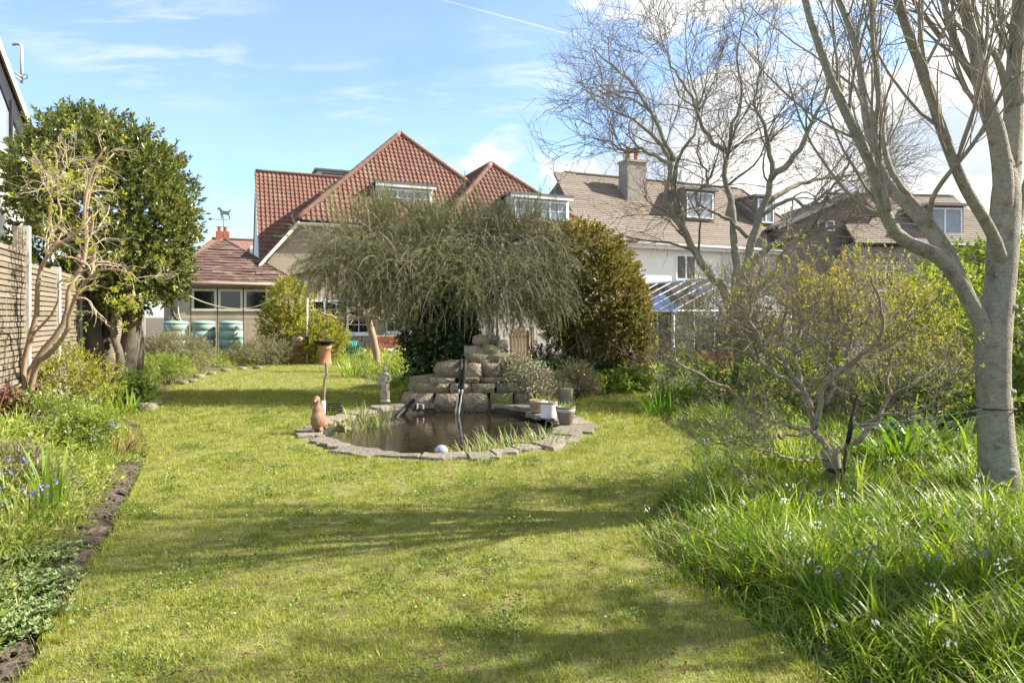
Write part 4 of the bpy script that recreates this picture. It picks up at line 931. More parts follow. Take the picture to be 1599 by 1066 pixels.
# ------------------------------------------------------------------ greenhouse
def greenhouse():
    o = np.array([4.72, 20.0, 0])
    def Q(s, t, z): return o + U * s + V * t + Z * z
    h = thing('greenhouse', 'white framed greenhouse with glass roof beside the dome shrub', 'greenhouse', Q(2.2, 2.5, 0))
    Wd, D, E, R = 4.5, 7.0, 1.68, 2.72
    def bar(a, b, w=.03): MB().tube([a, b], w, 4).build('glazing_bar', M['upvc'], h)
    MB().box(Q(0, D / 2, .2), (.06, D / 2, .25)).build('base_wall', M['brick'], h); MB().box(Q(Wd / 2, 0, .2), (Wd / 2, .06, .25)).build('base_wall', M['brick'], h)
    MB().box(Q(Wd / 2, D, 1.2), (Wd / 2, .06, 1.25)).build('back_wall', M['whitewall'], h); MB().box(Q(Wd, D / 2, .85), (.06, D / 2, .9)).build('side_wall', M['whitewall'], h)
    MB().box(Q(Wd / 2, D / 2, .02), (Wd / 2, D / 2, .02)).build('floor', M['fencepost'], h)
    for t in (0, D): bar(Q(0, t, 0), Q(0, t, E), .05); bar(Q(Wd, t, 0), Q(Wd, t, E), .05)
    bar(Q(0, -.05, E), Q(0, D, E), .04); bar(Q(Wd / 2, -.05, R), Q(Wd / 2, D, R), .045); bar(Q(0, 0, E), Q(Wd, 0, E), .035); bar(Q(Wd, 0, E), Q(Wd, D, E), .04)
    n = 9
    for i in range(n + 1):
        t = D * i / n; bar(Q(0, t, E), Q(Wd / 2, t, R), .022); bar(Q(Wd, t, E), Q(Wd / 2, t, R), .022); bar(Q(0, t, .45), Q(0, t, E), .022)
    for i in range(n):
        t0, t1 = D * i / n + .03, D * (i + 1) / n - .03
        for k in range(2):
            f0, f1 = k / 2 + .01, (k + 1) / 2 - .005; dz = .018 * (1 - k)
            MB().prism([Q(Wd / 2 * f0, t0, E + (R - E) * f0 + dz), Q(Wd / 2 * f1, t0, E + (R - E) * f1 + dz), Q(Wd / 2 * f1, t1, E + (R - E) * f1 + dz), Q(Wd / 2 * f0, t1, E + (R - E) * f0 + dz)], Z * .004).build('roof_pane', M['glass'], h)
        MB().prism([Q(Wd, t0, E), Q(Wd / 2, t0, R), Q(Wd / 2, t1, R), Q(Wd, t1, E)], Z * .004).build('roof_pane', M['glass'], h)
        MB().prism([Q(0, t0, .46), Q(0, t1, .46), Q(0, t1, E - .03), Q(0, t0, E - .03)], U * .004).build('side_pane', M['glass'], h)
    m = 6
    for i in range(m + 1):
        s = Wd * i / m; zt = E + (R - E) * (1 - abs(s - Wd / 2) / (Wd / 2)); bar(Q(s, 0, .45), Q(s, 0, zt), .024)
    for i in range(m):
        s0, s1 = Wd * i / m + .03, Wd * (i + 1) / m - .03; f = lambda s: E + (R - E) * (1 - abs(s - Wd / 2) / (Wd / 2)) - .03
        MB().prism([Q(s0, 0, .46), Q(s1, 0, .46), Q(s1, 0, f(s1)), Q(s0, 0, f(s0))], V * .004).build('front_pane', M['glass'], h)
    # staging shelf inside and black tank at the corner
    MB().box(Q(.6, 2.5, .8), (.35, 2.2, .02)).build('staging', M['wood'], h)
    k = thing('water_trough', 'black plastic trough at the greenhouse corner', 'trough', G(1012, 582))
    c = G(1012, 582)
    MB().prism([c + np.array([-.42, -.2, 0]), c + np.array([.34, -.2, 0]), c + np.array([.4, -.22, .42]), c + np.array([-.48, -.22, .42])], np.array([0, .45, 0])).build('tub', M['rubber'], k)
    MB().box(c + np.array([-.04, .02, .435]), (.46, .26, .02), (np.array([1., 0, 0]), np.array([0, 1., 0]), Z)).build('rim', M['rubber'], k)
greenhouse()
# ------------------------------------------------------------------ trees
def stack(ps, n=14):                          # list of (pts, rad) -> batches
    return np.stack([p for p, r in ps]), np.stack([r for p, r in ps])
def right_tree():
    rng = np.random.default_rng(21); px = 5.5 / FP
    base = G(1567, 786)
    tr = MB()
    T, TR = resample([P(1567, 800, 5.5), P(1562, 760, 5.5), P(1556, 690, 5.5), P(1551, 600, 5.5), P(1551, 530, 5.5), P(1561, 450, 5.52), P(1566, 380, 5.55), P(1571, 300, 5.6), P(1568, 240, 5.62)], np.array([46, 30, 25, 23.5, 25, 21, 22, 20, 9]) * px, 34)
    tr.tube(T, TR, 18)
    main = [
        limb([(1548, 560), (1532, 505), (1510, 462), (1488, 425), (1462, 398), (1430, 385), (1402, 368), (1384, 338), (1372, 300), (1362, 262), (1345, 225), (1322, 178), (1300, 130), (1282, 80), (1262, 20), (1245, -60)], 5.5, 4.9, 19 * px, 6 * px, 26),
        limb([(1496, 440), (1478, 402), (1455, 366), (1428, 332), (1398, 304), (1375, 272), (1362, 235), (1352, 180), (1345, 120), (1333, 60), (1310, 0), (1290, -70)], 5.44, 5.9, 15 * px, 6 * px, 22),
        limb([(1508, 450), (1490, 402), (1462, 358), (1428, 318), (1400, 282), (1385, 250), (1378, 205), (1372, 140), (1366, 60), (1362, -40)], 5.46, 6.2, 9 * px, 5 * px, 20),
        limb([(1452, 355), (1453, 322), (1462, 298), (1484, 268), (1508, 240), (1532, 206), (1556, 160), (1580, 120)], 5.5, 4.8, 6 * px, 3 * px, 16),
        limb([(1568, 420), (1556, 380), (1538, 344), (1512, 302), (1490, 254), (1468, 195), (1448, 130), (1432, 88), (1418, 50), (1402, 0), (1380, -80)], 5.5, 4.7, 13 * px, 8 * px, 22),
        limb([(1434, 92), (1438, 40), (1436, -60)], 4.95, 4.9, 6 * px, 4 * px, 10),
        limb([(1566, 345), (1566, 275), (1556, 208), (1538, 150), (1530, 110), (1518, 60), (1506, 10), (1490, -80)], 5.56, 5.3, 22 * px, 9 * px, 24),
        limb([(1540, 160), (1518, 118), (1500, 88), (1488, 50), (1476, 15), (1470, -60)], 5.45, 5.7, 9 * px, 6 * px, 16),
        limb([(1572, 350), (1576, 270), (1582, 190), (1585, 100), (1592, 0), (1600, -100)], 5.58, 5.9, 26 * px, 12 * px, 24),
        limb([(1572, 395), (1586, 345), (1606, 290), (1632, 200), (1660, 60), (1680, -80)], 5.55, 5.9, 16 * px, 9 * px, 16),
        limb([(1576, 175), (1566, 120), (1552, 82), (1530, 65), (1510, 20), (1502, -60)], 5.7, 5.2, 8 * px, 4 * px, 16),
        limb([(1590, 140), (1570, 60), (1560, 20), (1556, -60)], 5.8, 5.6, 5 * px, 4 * px, 10),
        limb([(1388, 330), (1366, 220), (1372, 150), (1362, 60), (1360, -30)], 5.1, 4.6, 6 * px, 3 * px, 16),
        limb([(1470, 60), (1440, 20), (1420, -10)], 5.6, 5.4, 6 * px, 4 * px, 8),
    ]
    main = [(p, r * .70) for p, r in main]
    for p, r in main: tr.tube(p, r, 11)
    for x_, y_, rr in ((1545, 690, 7), (1568, 610, 6), (1540, 585, 5), (1572, 480, 6), (1560, 730, 6), (1552, 430, 5)):      # branch scars
        c_ = P(x_, y_, 5.5); i_ = np.argmin(np.abs(T[:, 2] - c_[2])); dx = c_[0] - T[i_, 0]; c_[1] = T[i_, 1] - math.sqrt(max(TR[i_] ** 2 - dx ** 2, 0)) + .004
        k_ = stone(rng, c_, (rr * px, .012, rr * px * .7), k=.8, jit=.12); tr.add(k_.v[0], k_.f[0])
    L1 = []
    for p, r in main: q, s = resample(p, r, 16); L1.append((q, s))
    A1, R1 = stack(L1)
    A2, R2 = grow(rng, A1, R1, 11, (.6, 1.9), (18, 50), 8, .36, .35, .07, .12, .35, .004)
    A3, R3 = grow(rng, A2, R2, 4, (.25, .75), (25, 60), 6, .6, .25, .14, .08, .4, .0025)
    A4, R4 = grow(rng, A3, R3, 2, (.1, .3), (25, 60), 4, .7, .3, .15, .05, .6, .0018)
    cr = MB(); cr.tubes(A2, R2, 6); cr.tubes(A3, R3, 4); cr.tubes(A4, R4, 3)
    # cut stub and knots
    tree_obj('smooth_barked_tree', 'bare pale grey tree with smooth forked trunk at right edge', 'tree', base, [('trunk', tr, M['barksmooth'], True), ('crown', cr, M['twiggrey'], True)])
right_tree()

def twisted_tree():
    rng = np.random.default_rng(22); px = 14 / FP; base = G(1172, 602)
    tr = MB(); base[2] = 0
    T, TR = resample([P(1170, 608, 14), P(1168, 540, 14), P(1164, 480, 14), P(1162, 440, 14), P(1166, 412, 14)], np.array([26, 22, 20, 20, 19]) * px, 12)
    tr.tube(T, TR, 14)
    W_ = dict(wob=.018, rng=rng)
    main = [
        limb([(1150, 520), (1138, 470), (1120, 443), (1100, 415), (1080, 386), (1063, 358), (1050, 334), (1040, 314), (1040, 288), (1048, 255), (1040, 236), (1022, 214), (1000, 196), (975, 182), (945, 165), (915, 140)], 14, 12.9, 14 * px, 1.3 * px, 30, **W_),
        limb([(1064, 360), (1064, 332), (1055, 308), (1053, 282), (1060, 246), (1074, 222), (1085, 202), (1090, 165), (1078, 120), (1070, 70), (1075, 10)], 13.6, 14.6, 8 * px, 1.3 * px, 24, **W_),
        limb([(1162, 430), (1149, 405), (1145, 368), (1143, 322), (1135, 292), (1132, 262), (1138, 236), (1140, 204), (1151, 180), (1158, 140), (1150, 90), (1160, 30), (1150, -20)], 14, 14.5, 13 * px, 1.3 * px, 28, **W_),
        limb([(1138, 240), (1116, 226), (1101, 206), (1091, 184), (1080, 150), (1058, 120), (1040, 80), (1025, 30)], 14.3, 13.4, 8 * px, 1.3 * px, 22, **W_),
        limb([(1166, 415), (1174, 372), (1189, 332), (1198, 302), (1206, 272), (1204, 242), (1198, 218), (1190, 190), (1178, 160), (1185, 110), (1178, 50)], 14, 13.6, 14 * px, 1.3 * px, 26, **W_),
        limb([(1204, 278), (1226, 260), (1246, 236), (1262, 208), (1272, 180), (1292, 140), (1300, 90), (1320, 40)], 13.8, 13.0, 11 * px, 1.3 * px, 22, **W_),
        limb([(1198, 316), (1230, 296), (1262, 284), (1300, 276), (1345, 270), (1380, 250)], 13.9, 14.8, 9 * px, 1.3 * px, 20, **W_),
        limb([(1188, 338), (1212, 320), (1240, 311), (1262, 322), (1290, 302), (1312, 280), (1330, 240)], 13.9, 12.8, 7 * px, 2.5 * px, 20, **W_),
        limb([(1170, 412), (1200, 386), (1232, 370), (1270, 366), (1300, 356), (1330, 346), (1362, 328), (1390, 300)], 14, 13.1, 11 * px, 1.3 * px, 22, **W_),
        limb([(1166, 370), (1140, 345), (1118, 332), (1096, 322), (1085, 305), (1105, 285), (1100, 262), (1090, 240), (1092, 215)], 14, 13.2, 6 * px, 2.5 * px, 22, **W_),
        limb([(1048, 256), (1020, 240), (1000, 232), (975, 235), (950, 222), (925, 215)], 13.2, 13.6, 6 * px, 2 * px, 16, **W_),
        limb([(1052, 250), (1030, 200), (1010, 165), (985, 130), (955, 100), (925, 75)], 13.3, 14.2, 7 * px, 2 * px, 18, **W_),
    ]
    main = [(p, r * .50) for p, r in main]
    for p, r in main: tr.tube(p, r, 9)
    A1, R1 = stack([resample(p, r, 18) for p, r in main])
    A2, R2 = grow(rng, A1, R1, 14, (.8, 2.2), (22, 60), 9, .5, .28, .16, .07, .3, .006)
    A3, R3 = grow(rng, A2, R2, 9, (.5, 1.4), (20, 60), 8, .55, .2, .17, .05, .4, .0058)
    A4, R4 = grow(rng, A3, R3, 3, (.25, .8), (20, 50), 6, .65, .25, .13, .04, .55, .0042)
    cr = MB(); cr.tubes(A2, R2, 5); cr.tubes(A3, R3, 4); cr.tubes(A4, R4, 3)
    tree_obj('contorted_tree', 'bare tree with contorted grey limbs in front of the white house', 'tree', base, [('trunk', tr, M['barkgrey'], True), ('crown', cr, M['twigdark'], True)])
twisted_tree()

def needle_tree():
    rng = np.random.default_rng(23); d = 13.3; base = P(700, 600, d); base[2] = 0
    tr = MB(); s = d / FP
    T, TR = resample([P(694, 615, d), P(697, 560, d), P(702, 500, d), P(700, 450, d), P(690, 400, d)], np.array([14, 12, 11, 9, 6]) * s, 14); tr.tube(T, TR, 10)
    main = [limb([(700, 470), (650, 440), (610, 400), (560, 370), (520, 360)], d, d - .3, .07, .02, 14), limb([(700, 460), (740, 420), (790, 380), (840, 365), (880, 375)], d, d - .4, .07, .02, 14), limb([(700, 450), (680, 390), (650, 340), (620, 310)], d, d + .6, .06, .015, 12), limb([(702, 455), (730, 390), (760, 345), (790, 325)], d, d + .5, .06, .015, 12),
            limb([(698, 500), (665, 470), (640, 440), (600, 420)], d, d - 1.1, .05, .015, 12), limb([(704, 500), (760, 470), (800, 440), (840, 430)], d, d - 1.0, .05, .015, 12), limb([(690, 540), (670, 500), (640, 470)], d, d - .3, .04, .015, 10)]
    for p, r in main: tr.tube(p, r, 8)
    lob = []
    for x, y, rx, ry, dd, ry3 in ((560, 398, 66, 52, 0, .9), (640, 400, 80, 52, .2, 1.0), (725, 405, 78, 52, .1, 1.0), (800, 398, 70, 46, .1, .9), (852, 400, 30, 38, -.1, .5), (605, 430, 80, 36, -.5, .7), (785, 440, 88, 42, -.5, .7), (690, 440, 70, 48, -.7, .5), (600, 350, 55, 24, .5, .6), (522, 405, 32, 42, -.1, .5), (700, 366, 60, 22, .3, .6), (790, 352, 50, 20, .3, .5), (840, 448, 46, 36, -.4, .5), (548, 440, 36, 30, -.4, .4), (768, 462, 42, 30, -.7, .4), (640, 462, 40, 26, -.6, .4)):
        lob.append((P(x, y, d + dd), np.array([rx * s, ry3, ry * s])))
    lf = MB(); tw = MB()
    p, n = lobes_points(rng, lob, 520, .45, 1.05, .28); kk = rng.integers(4, 17, len(p)); p = np.repeat(p, kk, 0) + rng.normal(size=(kk.sum(), 3)) * np.array([.15, .15, .12]); n = unit(np.repeat(n, kk, 0) + rng.normal(size=(kk.sum(), 3)) * .25)
    z0 = EYE + (HOR - 380) / FP * d
    top = p[:, 2] > z0
    shoots(rng, lf, tw, p[top], n[top], 26, (.25, .6), (.045, .085), (.008, .014), up=.55, out=.8, jit=.45, rise=1.0, droop=.12, r=.004, spread=.7)
    lo = ~top
    shoots(rng, lf, tw, p[lo], n[lo], 26, (.3, .7), (.045, .085), (.008, .014), up=-.15, out=.6, jit=.45, rise=1.0, droop=.42, r=.004, spread=.7)
    # upright spiky shoots along the top
    k = 130; q = np.stack([rng.uniform(-3.6, 0.9, k), d + rng.normal(size=k) * .5, np.full(k, z0 + .35) + rng.normal(size=k) * .15], 1); shoots(rng, lf, tw, q, np.tile(Z, (k, 1)), 30, (.3, .65), (.05, .08), (.007, .012), up=1, out=.5, jit=.35, rise=1.2, droop=.03, r=.005)
    # pale hanging dead twigs
    dt = MB(); A1, R1 = stack([resample(pp, r, 12) for pp, r in main]); A2, R2 = grow(rng, A1, R1, 14, (.5, 1.2), (30, 80), 8, .4, .3, .18, -.02, .35, .006); A3, R3 = grow(rng, A2, R2, 6, (.4, .9), (25, 70), 7, .6, .3, .18, -.12, .4, .004); dt.tubes(A2, R2, 4); dt.tubes(A3, R3, 3)
    pl, nl = lobes_points(rng, lob, 1500, .8, 1.08, .1); pl = pl[pl[:, 1] < d]; nl = unit(np.stack([rng.normal(size=len(pl)) * .5, -np.ones(len(pl)) * .6, rng.normal(size=len(pl)) * .3], 1)); ln = rng.uniform(.3, .9, len(pl)); pts = [pl]; q = pl; dd = nl
    for i in range(6): q = q + dd * (ln / 6)[:, None]; dd = unit(dd + np.array([0, 0, -.38]) + rng.normal(size=dd.shape) * .1); pts.append(q)
    dt.tubes(np.stack(pts, 1), np.broadcast_to(np.linspace(.005, .0025, 7), (len(pl), 7)), 3)
    tree_obj('weeping_needle_tree', 'broad weeping olive-green needle-leaved tree rising behind the pond', 'tree', base, [('trunk', tr, M['barkbay'], True), ('crown', lf, M['needle'], False), ('leafy_twigs', tw, M['oliveleaf'], False), ('dead_twigs', dt, M['drytwig'], True)])
    # ivy up the trunk
    iv = MB(); it = MB(); li = [(P(692, 545, d - .55), np.array([.55, .4, .6])), (P(702, 500, d - .4), np.array([.52, .42, .6])), (P(672, 575, d - .7), np.array([.38, .35, .35])), (P(718, 480, d - .2), np.array([.36, .4, .42])), (P(660, 520, d - .4), np.array([.32, .35, .45])), (P(715, 540, d - .75), np.array([.25, .25, .4]))]
    p, n = lobes_points(rng, li, 1500, .5, 1.0, .2); shoots(rng, iv, it, p, n, 10, (.1, .3), (.05, .09), (.045, .08), up=-.1, out=.9, jit=.5, droop=.2, r=.003)
    tree_obj('ivy_clump', 'dark green ivy smothering the trunk behind the waterfall', 'ivy', base + np.array([0, -.3, 0]), [('leaves', iv, M['ivy'], False), ('stems', it, M['barkbay'], False)])
needle_tree()

def dome_shrub():
    rng = np.random.default_rng(24); d = 15.2; s = d / FP; base = P(930, 600, d); base[2] = 0
    lob = [(P(920, 455, d), np.array([78 * s, 1.1, 98 * s])), (P(945, 495, d), np.array([70 * s, 1.0, 92 * s])), (P(900, 425, d), np.array([60 * s, .9, 76 * s])), (P(962, 532, d - .1), np.array([54 * s, .9, 58 * s])), (P(885, 470, d + .2), np.array([50 * s, .8, 70 * s]))]
    lf = MB(); tw = MB(); p, n = lobes_points(rng, lob, 5200, .66, 1.0, .035); k = ~((p[:, 2] < 1.15) & (p[:, 0] < 1.75) & (p[:, 1] < d - .1)); p, n = p[k], n[k]
    shoots(rng, lf, tw, p, n, 20, (.10, .24), (.045, .075), (.026, .042), up=.35, out=.9, jit=.4, rise=.8, r=.003)
    tr = MB(); st = []
    for i in range(11):
        x = 905 + i * 8 + rng.normal() * 4; a = P(915 + i * 3.2, 604, d - .35); a[2] = 0; b = P(x, 545, d - .5 - rng.random() * .3); c = P(x + rng.normal() * 14, 500, d - .5); e = P(x + rng.normal() * 20, 450, d - .2)
        q, r = resample([a, (a + b) / 2 + rng.normal(size=3) * .05, b, c, e], [.035, .03, .025, .018, .01], 14); st.append((q, r))
    A1, R1 = stack(st); tr.tubes(A1, R1, 7); A2, R2 = grow(rng, A1, R1, 5, (.3, .7), (20, 60), 7, .5, .3, .2, .05, .4, .005); tr.tubes(A2, R2, 4)
    tree_obj('dome_shrub', 'tall dome-shaped evergreen shrub with golden-green small leaves', 'shrub', base, [('stems', tr, M['barktan'], True), ('crown', lf, M['domeleaf'], False), ('twigs', tw, M['barkbay'], False)])
dome_shrub()

def bay_tree():
    rng = np.random.default_rng(25); d = 12.6; s = d / FP; base = P(175, 570, d); base[2] = .35
    tr = MB(); st = []
    for tr_, d0, d1, r0 in (([(150, 610), (146, 560), (140, 500), (150, 440), (145, 380)], 12.3, 12.5, .20), ([(190, 615), (198, 560), (205, 500), (196, 450), (200, 380)], 12.4, 12.4, .19), ([(205, 600), (216, 540), (208, 480), (212, 430)], 12.7, 12.6, .12), ([(170, 600), (165, 540), (178, 470), (172, 420)], 12.8, 12.9, .15), ([(128, 600), (120, 530), (104, 470), (90, 410)], 12.3, 12.2, .11), ([(182, 612), (188, 560), (176, 510), (180, 460)], 12.0, 12.0, .08)):
        q, r = limb(tr_, d0, d1, r0, r0 * .6, 14, .012, rng); tr.tube(q, r, 11); st.append((q, r))
    A1, R1 = stack(st); A2, R2 = grow(rng, A1, R1, 7, (.7, 1.7), (20, 60), 8, .4, .5, .15, .1, .3, .02); tr.tubes(A2, R2, 6)
    lob = []
    for x, y, rx, ry, dd, rr in ((185, 330, 98, 120, 0, 1.2), (115, 290, 80, 100, .1, 1.1), (225, 330, 66, 110, -.1, .9), (212, 425, 60, 70, -.2, .8), (66, 292, 30, 42, -.1, .5), (135, 225, 64, 52, .1, .9), (200, 275, 70, 62, 0, .8), (95, 390, 58, 50, -.1, .8), (245, 385, 46, 78, -.1, .7), (160, 445, 50, 40, .3, .6)):
        lob.append((P(x, y, d + dd), np.array([rx * s, rr, ry * s])))
    lf = MB(); tw = MB(); p, n = lobes_points(rng, lob, 4200, .55, 1.04, .15)
    shoots(rng, lf, tw, p, n, 18, (.14, .32), (.065, .115), (.03, .05), up=.5, out=.8, jit=.45, rise=.9, r=.004)
    # stray upright shoots breaking the outline
    k = 26; xs = rng.uniform(70, 290, k); q = np.array([P(x, 225 + abs(x - 140) * .75 + rng.uniform(-18, 25), d) for x in xs]); shoots(rng, lf, tw, q, np.tile(Z, (k, 1)), 16, (.4, .75), (.06, .09), (.025, .04), up=1.2, out=.4, jit=.25, rise=1.0, r=.006)
    tree_obj('bay_tree', 'big glossy dark evergreen bay tree with thick trunks by the fence', 'tree', base, [('trunk', tr, M['barkbay'], True), ('crown', lf, M['bayleaf'], False), ('twigs', tw, M['midleaf'], False)])
bay_tree()

def leaning_shrub():
    rng = np.random.default_rng(26); d = 8.3; base = P(45, 600, d); base[2] = float(ground_z(np.array([base[0]]), np.array([base[1]]))[0]) - .02
    def L_(tr, d1, r0, r1): return limb(tr, d, d1, r0, r1, 20, .006, rng)
    main = [L_([(40, 660), (37, 600), (38, 560), (48, 520), (60, 485), (57, 455), (62, 425), (75, 395), (95, 380), (125, 362), (132, 340), (133, 310), (140, 280), (150, 250), (165, 230)], 8.0, .035, .010), L_([(42, 660), (44, 590), (60, 560), (85, 525), (105, 490), (108, 450), (118, 430), (130, 415), (135, 385), (135, 345), (138, 310), (150, 270), (178, 240)], 8.5, .045, .010), L_([(46, 660), (55, 575), (85, 545), (105, 515), (112, 480), (125, 450), (142, 430), (165, 420), (200, 425), (218, 440)], 7.8, .038, .007), L_([(142, 432), (146, 395), (152, 385)], 8.2, .028, .026),
            L_([(38, 640), (40, 560), (55, 520), (80, 490), (90, 470), (92, 440), (110, 436)], 8.1, .020, .008), L_([(76, 392), (82, 370), (78, 340), (80, 310), (70, 290), (62, 270)], 8.2, .016, .006), L_([(80, 370), (95, 340), (90, 310), (92, 280), (110, 250)], 8.4, .014, .005), L_([(112, 487), (140, 487), (160, 500), (172, 510)], 7.9, .012, .006), L_([(130, 418), (122, 400), (132, 412)], 8.2, .022, .02)]
    tr = MB()
    for p, r in main: tr.tube(p, r, 9)
    A1, R1 = stack([resample(p, r, 16) for p, r in main[:3] + main[5:7]]); A2, R2 = grow(rng, A1, R1, 14, (.3, .8), (25, 75), 8, .5, .55, .24, .05, .35, .005); A3, R3 = grow(rng, A2, R2, 6, (.12, .4), (25, 70), 6, .6, .25, .25, .03, .45, .0028)
    cr = MB(); cr.tubes(A2, R2, 5); cr.tubes(A3, R3, 3)
    lf = MB(); k = rng.choice(len(A3), 130, False); tip = A3[k, -1]; shoots(rng, lf, None, tip, unit(A3[k, -1] - A3[k, -2]), 7, (.03, .09), (.03, .055), (.014, .024), up=.4, jit=.4, spread=.9)
    low = np.array([P(*q, 7.9) for q in ((190, 470), (205, 480), (200, 465), (185, 478), (215, 470), (195, 515), (170, 480), (200, 440), (95, 300), (100, 268), (120, 285), (110, 540), (118, 530))]); low = np.repeat(low, 5, 0) + rng.normal(size=(65, 3)) * .05; shoots(rng, lf, None, low, rvec(rng, 65), 7, (.04, .1), (.04, .065), (.016, .026), up=.4)
    tree_obj('leaning_shrub', 'leaning multi-stemmed shrub with bare tan stems in front of the bay tree', 'shrub', base, [('stems', tr, M['barktan'], True), ('twigs', cr, M['drytwig'], True), ('leaves', lf, M['budleaf'], False)])
leaning_shrub()

def small_tree():
    rng = np.random.default_rng(27); d = 6.0; s = d / FP; base = G(1306, 761)
    tr = MB(); T, R = resample([P(1308, 775, d), P(1305, 745, d), P(1298, 718, d), P(1296, 700, d)], np.array([8, 11, 14, 13]) * s, 10); tr.tube(T, R, 12)
    def L_(t_, d1, r0, r1=2): return limb(t_, d, d1, r0 * s, r1 * s, 20, .012, rng)
    main = [L_([(1294, 708), (1274, 672), (1268, 642), (1256, 610), (1232, 576), (1216, 546), (1218, 510), (1232, 470), (1225, 430)], 6.2, 8), L_([(1272, 668), (1284, 612), (1308, 582), (1342, 558), (1368, 532), (1378, 496), (1372, 462), (1360, 430)], 5.7, 7), L_([(1272, 674), (1232, 664), (1192, 650), (1156, 626), (1122, 600), (1082, 580), (1050, 560)], 5.6, 6), L_([(1268, 674), (1200, 682), (1132, 680)], 5.5, 5, 1), L_([(1302, 706), (1340, 682), (1374, 652), (1390, 620), (1428, 596), (1468, 576), (1500, 550)], 6.3, 7), L_([(1344, 668), (1390, 646), (1430, 644), (1468, 612), (1492, 582)], 5.6, 5, 1.5), L_([(1290, 714), (1256, 720), (1200, 704), (1112, 686)], 5.4, 4, 1),
            L_([(1268, 642), (1250, 590), (1240, 550), (1250, 510), (1268, 480), (1275, 430)], 6.6, 6), L_([(1256, 612), (1220, 590), (1180, 560), (1160, 520), (1130, 490), (1110, 460)], 6.3, 5), L_([(1310, 582), (1330, 530), (1325, 490), (1340, 450), (1335, 420)], 6.4, 4), L_([(1390, 618), (1386, 580), (1400, 540), (1420, 500), (1430, 460)], 6.5, 4), L_([(1232, 576), (1190, 540), (1170, 490), (1175, 450), (1160, 425)], 5.8, 4), L_([(1280, 640), (1300, 600), (1290, 550), (1300, 500), (1305, 450)], 6.0, 5)]
    main = [(p, r * .68) for p, r in main]
    for p, r in main: tr.tube(p, r, 8)
    A1, R1 = stack([resample(p, r, 16) for p, r in main]); A2, R2 = grow(rng, A1, R1, 14, (.3, .8), (25, 70), 8, .42, .3, .22, .06, .35, .0035); A3, R3 = grow(rng, A2, R2, 9, (.12, .36), (25, 65), 6, .6, .2, .22, .06, .45, .002); A4, R4 = grow(rng, A3, R3, 3, (.05, .15), (25, 60), 4, .7, .3, .2, .05, .6, .0013)
    cr = MB(); cr.tubes(A2, R2, 5); cr.tubes(A3, R3, 3); cr.tubes(A4, R4, 3)
    lf = MB(); w = np.clip((A3[:, -1, 0] - 1.4) / 1.6, .22, 1); k = np.nonzero(rng.random(len(A3)) < w)[0]; shoots(rng, lf, None, A3[k, -1], unit(A3[k, -1] - A3[k, -2]), 5, (.02, .06), (.018, .034), (.010, .018), up=.4, jit=.5, spread=.9)
    lf2 = MB(); k = np.nonzero(rng.random(len(A4)) < .45)[0]; shoots(rng, lf2, None, A4[k, -1], unit(A4[k, -1] - A4[k, -2]), 5, (.02, .06), (.010, .020), (.004, .007), up=.3, jit=.5, spread=.8)
    tree_obj('spreading_shrub_tree', 'small spreading tree with gnarled trunk and fine twigs tied to iron stake', 'tree', base, [('trunk', tr, M['barksmall'], True), ('twigs', cr, M['greytwig'], True), ('leaves', lf, M['yellowleaf'], False), ('needle_leaves', lf2, M['oliveleaf'], False)])
small_tree()

def pollard():
    rng = np.random.default_rng(28); d = 19; s = d / FP; base = P(589, 579, d); base[2] = 0
    tr = MB(); T, R = resample([P(589, 581, d), P(588, 555, d), P(582, 525, d), P(575, 500, d), P(572, 489, d)], np.array([6.5, 5.5, 6, 5.5, 5]) * s, 14); tr.tube(T, R, 10)
    main = [limb(t_, d, d1, 3 * s, 1.3 * s, 14, .02, rng) for t_, d1 in (([(573, 492), (560, 497), (545, 501), (528, 497), (512, 492), (500, 488)], 18.5), ([(573, 490), (585, 496), (600, 499), (615, 495), (630, 500)], 18.7), ([(572, 491), (565, 482), (555, 484), (540, 492), (525, 488)], 19.3), ([(574, 490), (580, 482), (592, 484), (606, 488)], 19.4), ([(571, 492), (568, 484), (560, 478)], 18.8))]
    for p, r in main: tr.tube(p, r, 7)
    A1, R1 = stack([resample(p, r, 12) for p, r in main]); A2, R2 = grow(rng, A1, R1, 10, (.12, .4), (30, 85), 6, .6, .2, .3, .05, .4, .008); cr = MB(); cr.tubes(A2, R2, 4)
    tree_obj('pollarded_tree', 'short leaning pollarded tree with pale trunk and stubby horizontal branches', 'tree', base, [('trunk', tr, M['barktan'], True), ('branches', cr, M['drytwig'], True)])
pollard()

# tree standing outside the right of the frame: its shade lies across the foreground lawn
def shade_tree():
    rng = np.random.default_rng(29); base = np.array([7.0, 4.15, 0]); tr = MB(); T, R = resample([base, base + [0.1, .05, 2.6], base + [.05, -.1, 5.4]], [.2, .16, .08], 10); tr.tube(T, R, 10)
    A1, R1 = T[None, ::1], R[None]; A2, R2 = grow(rng, A1, R1, 16, (.9, 1.8), (35, 75), 8, .55, .55, .15, .12, .3, .02); tr.tubes(A2, R2, 6); A3, R3 = grow(rng, A2, R2, 6, (.4, .9), (25, 60), 6, .5, .3, .15, .08, .3, .006); tr.tubes(A3, R3, 4)
    lf = MB(); shoots(rng, lf, None, A3[:, -1], unit(A3[:, -1] - A3[:, -2]), 12, (.2, .5), (.06, .1), (.025, .04), up=.2, jit=.4)
    k = rng.choice(len(A3), len(A3), True); shoots(rng, lf, None, A3[k, 3], rvec(rng, len(k)), 7, (.2, .5), (.06, .1), (.025, .04), up=.2, jit=.4)
    tree_obj('evergreen_tree', 'leafy evergreen tree out of view at right, shading the near lawn', 'tree', base, [('trunk', tr, M['barkgrey'], True), ('crown', lf, M['midleaf'], False)])
shade_tree()

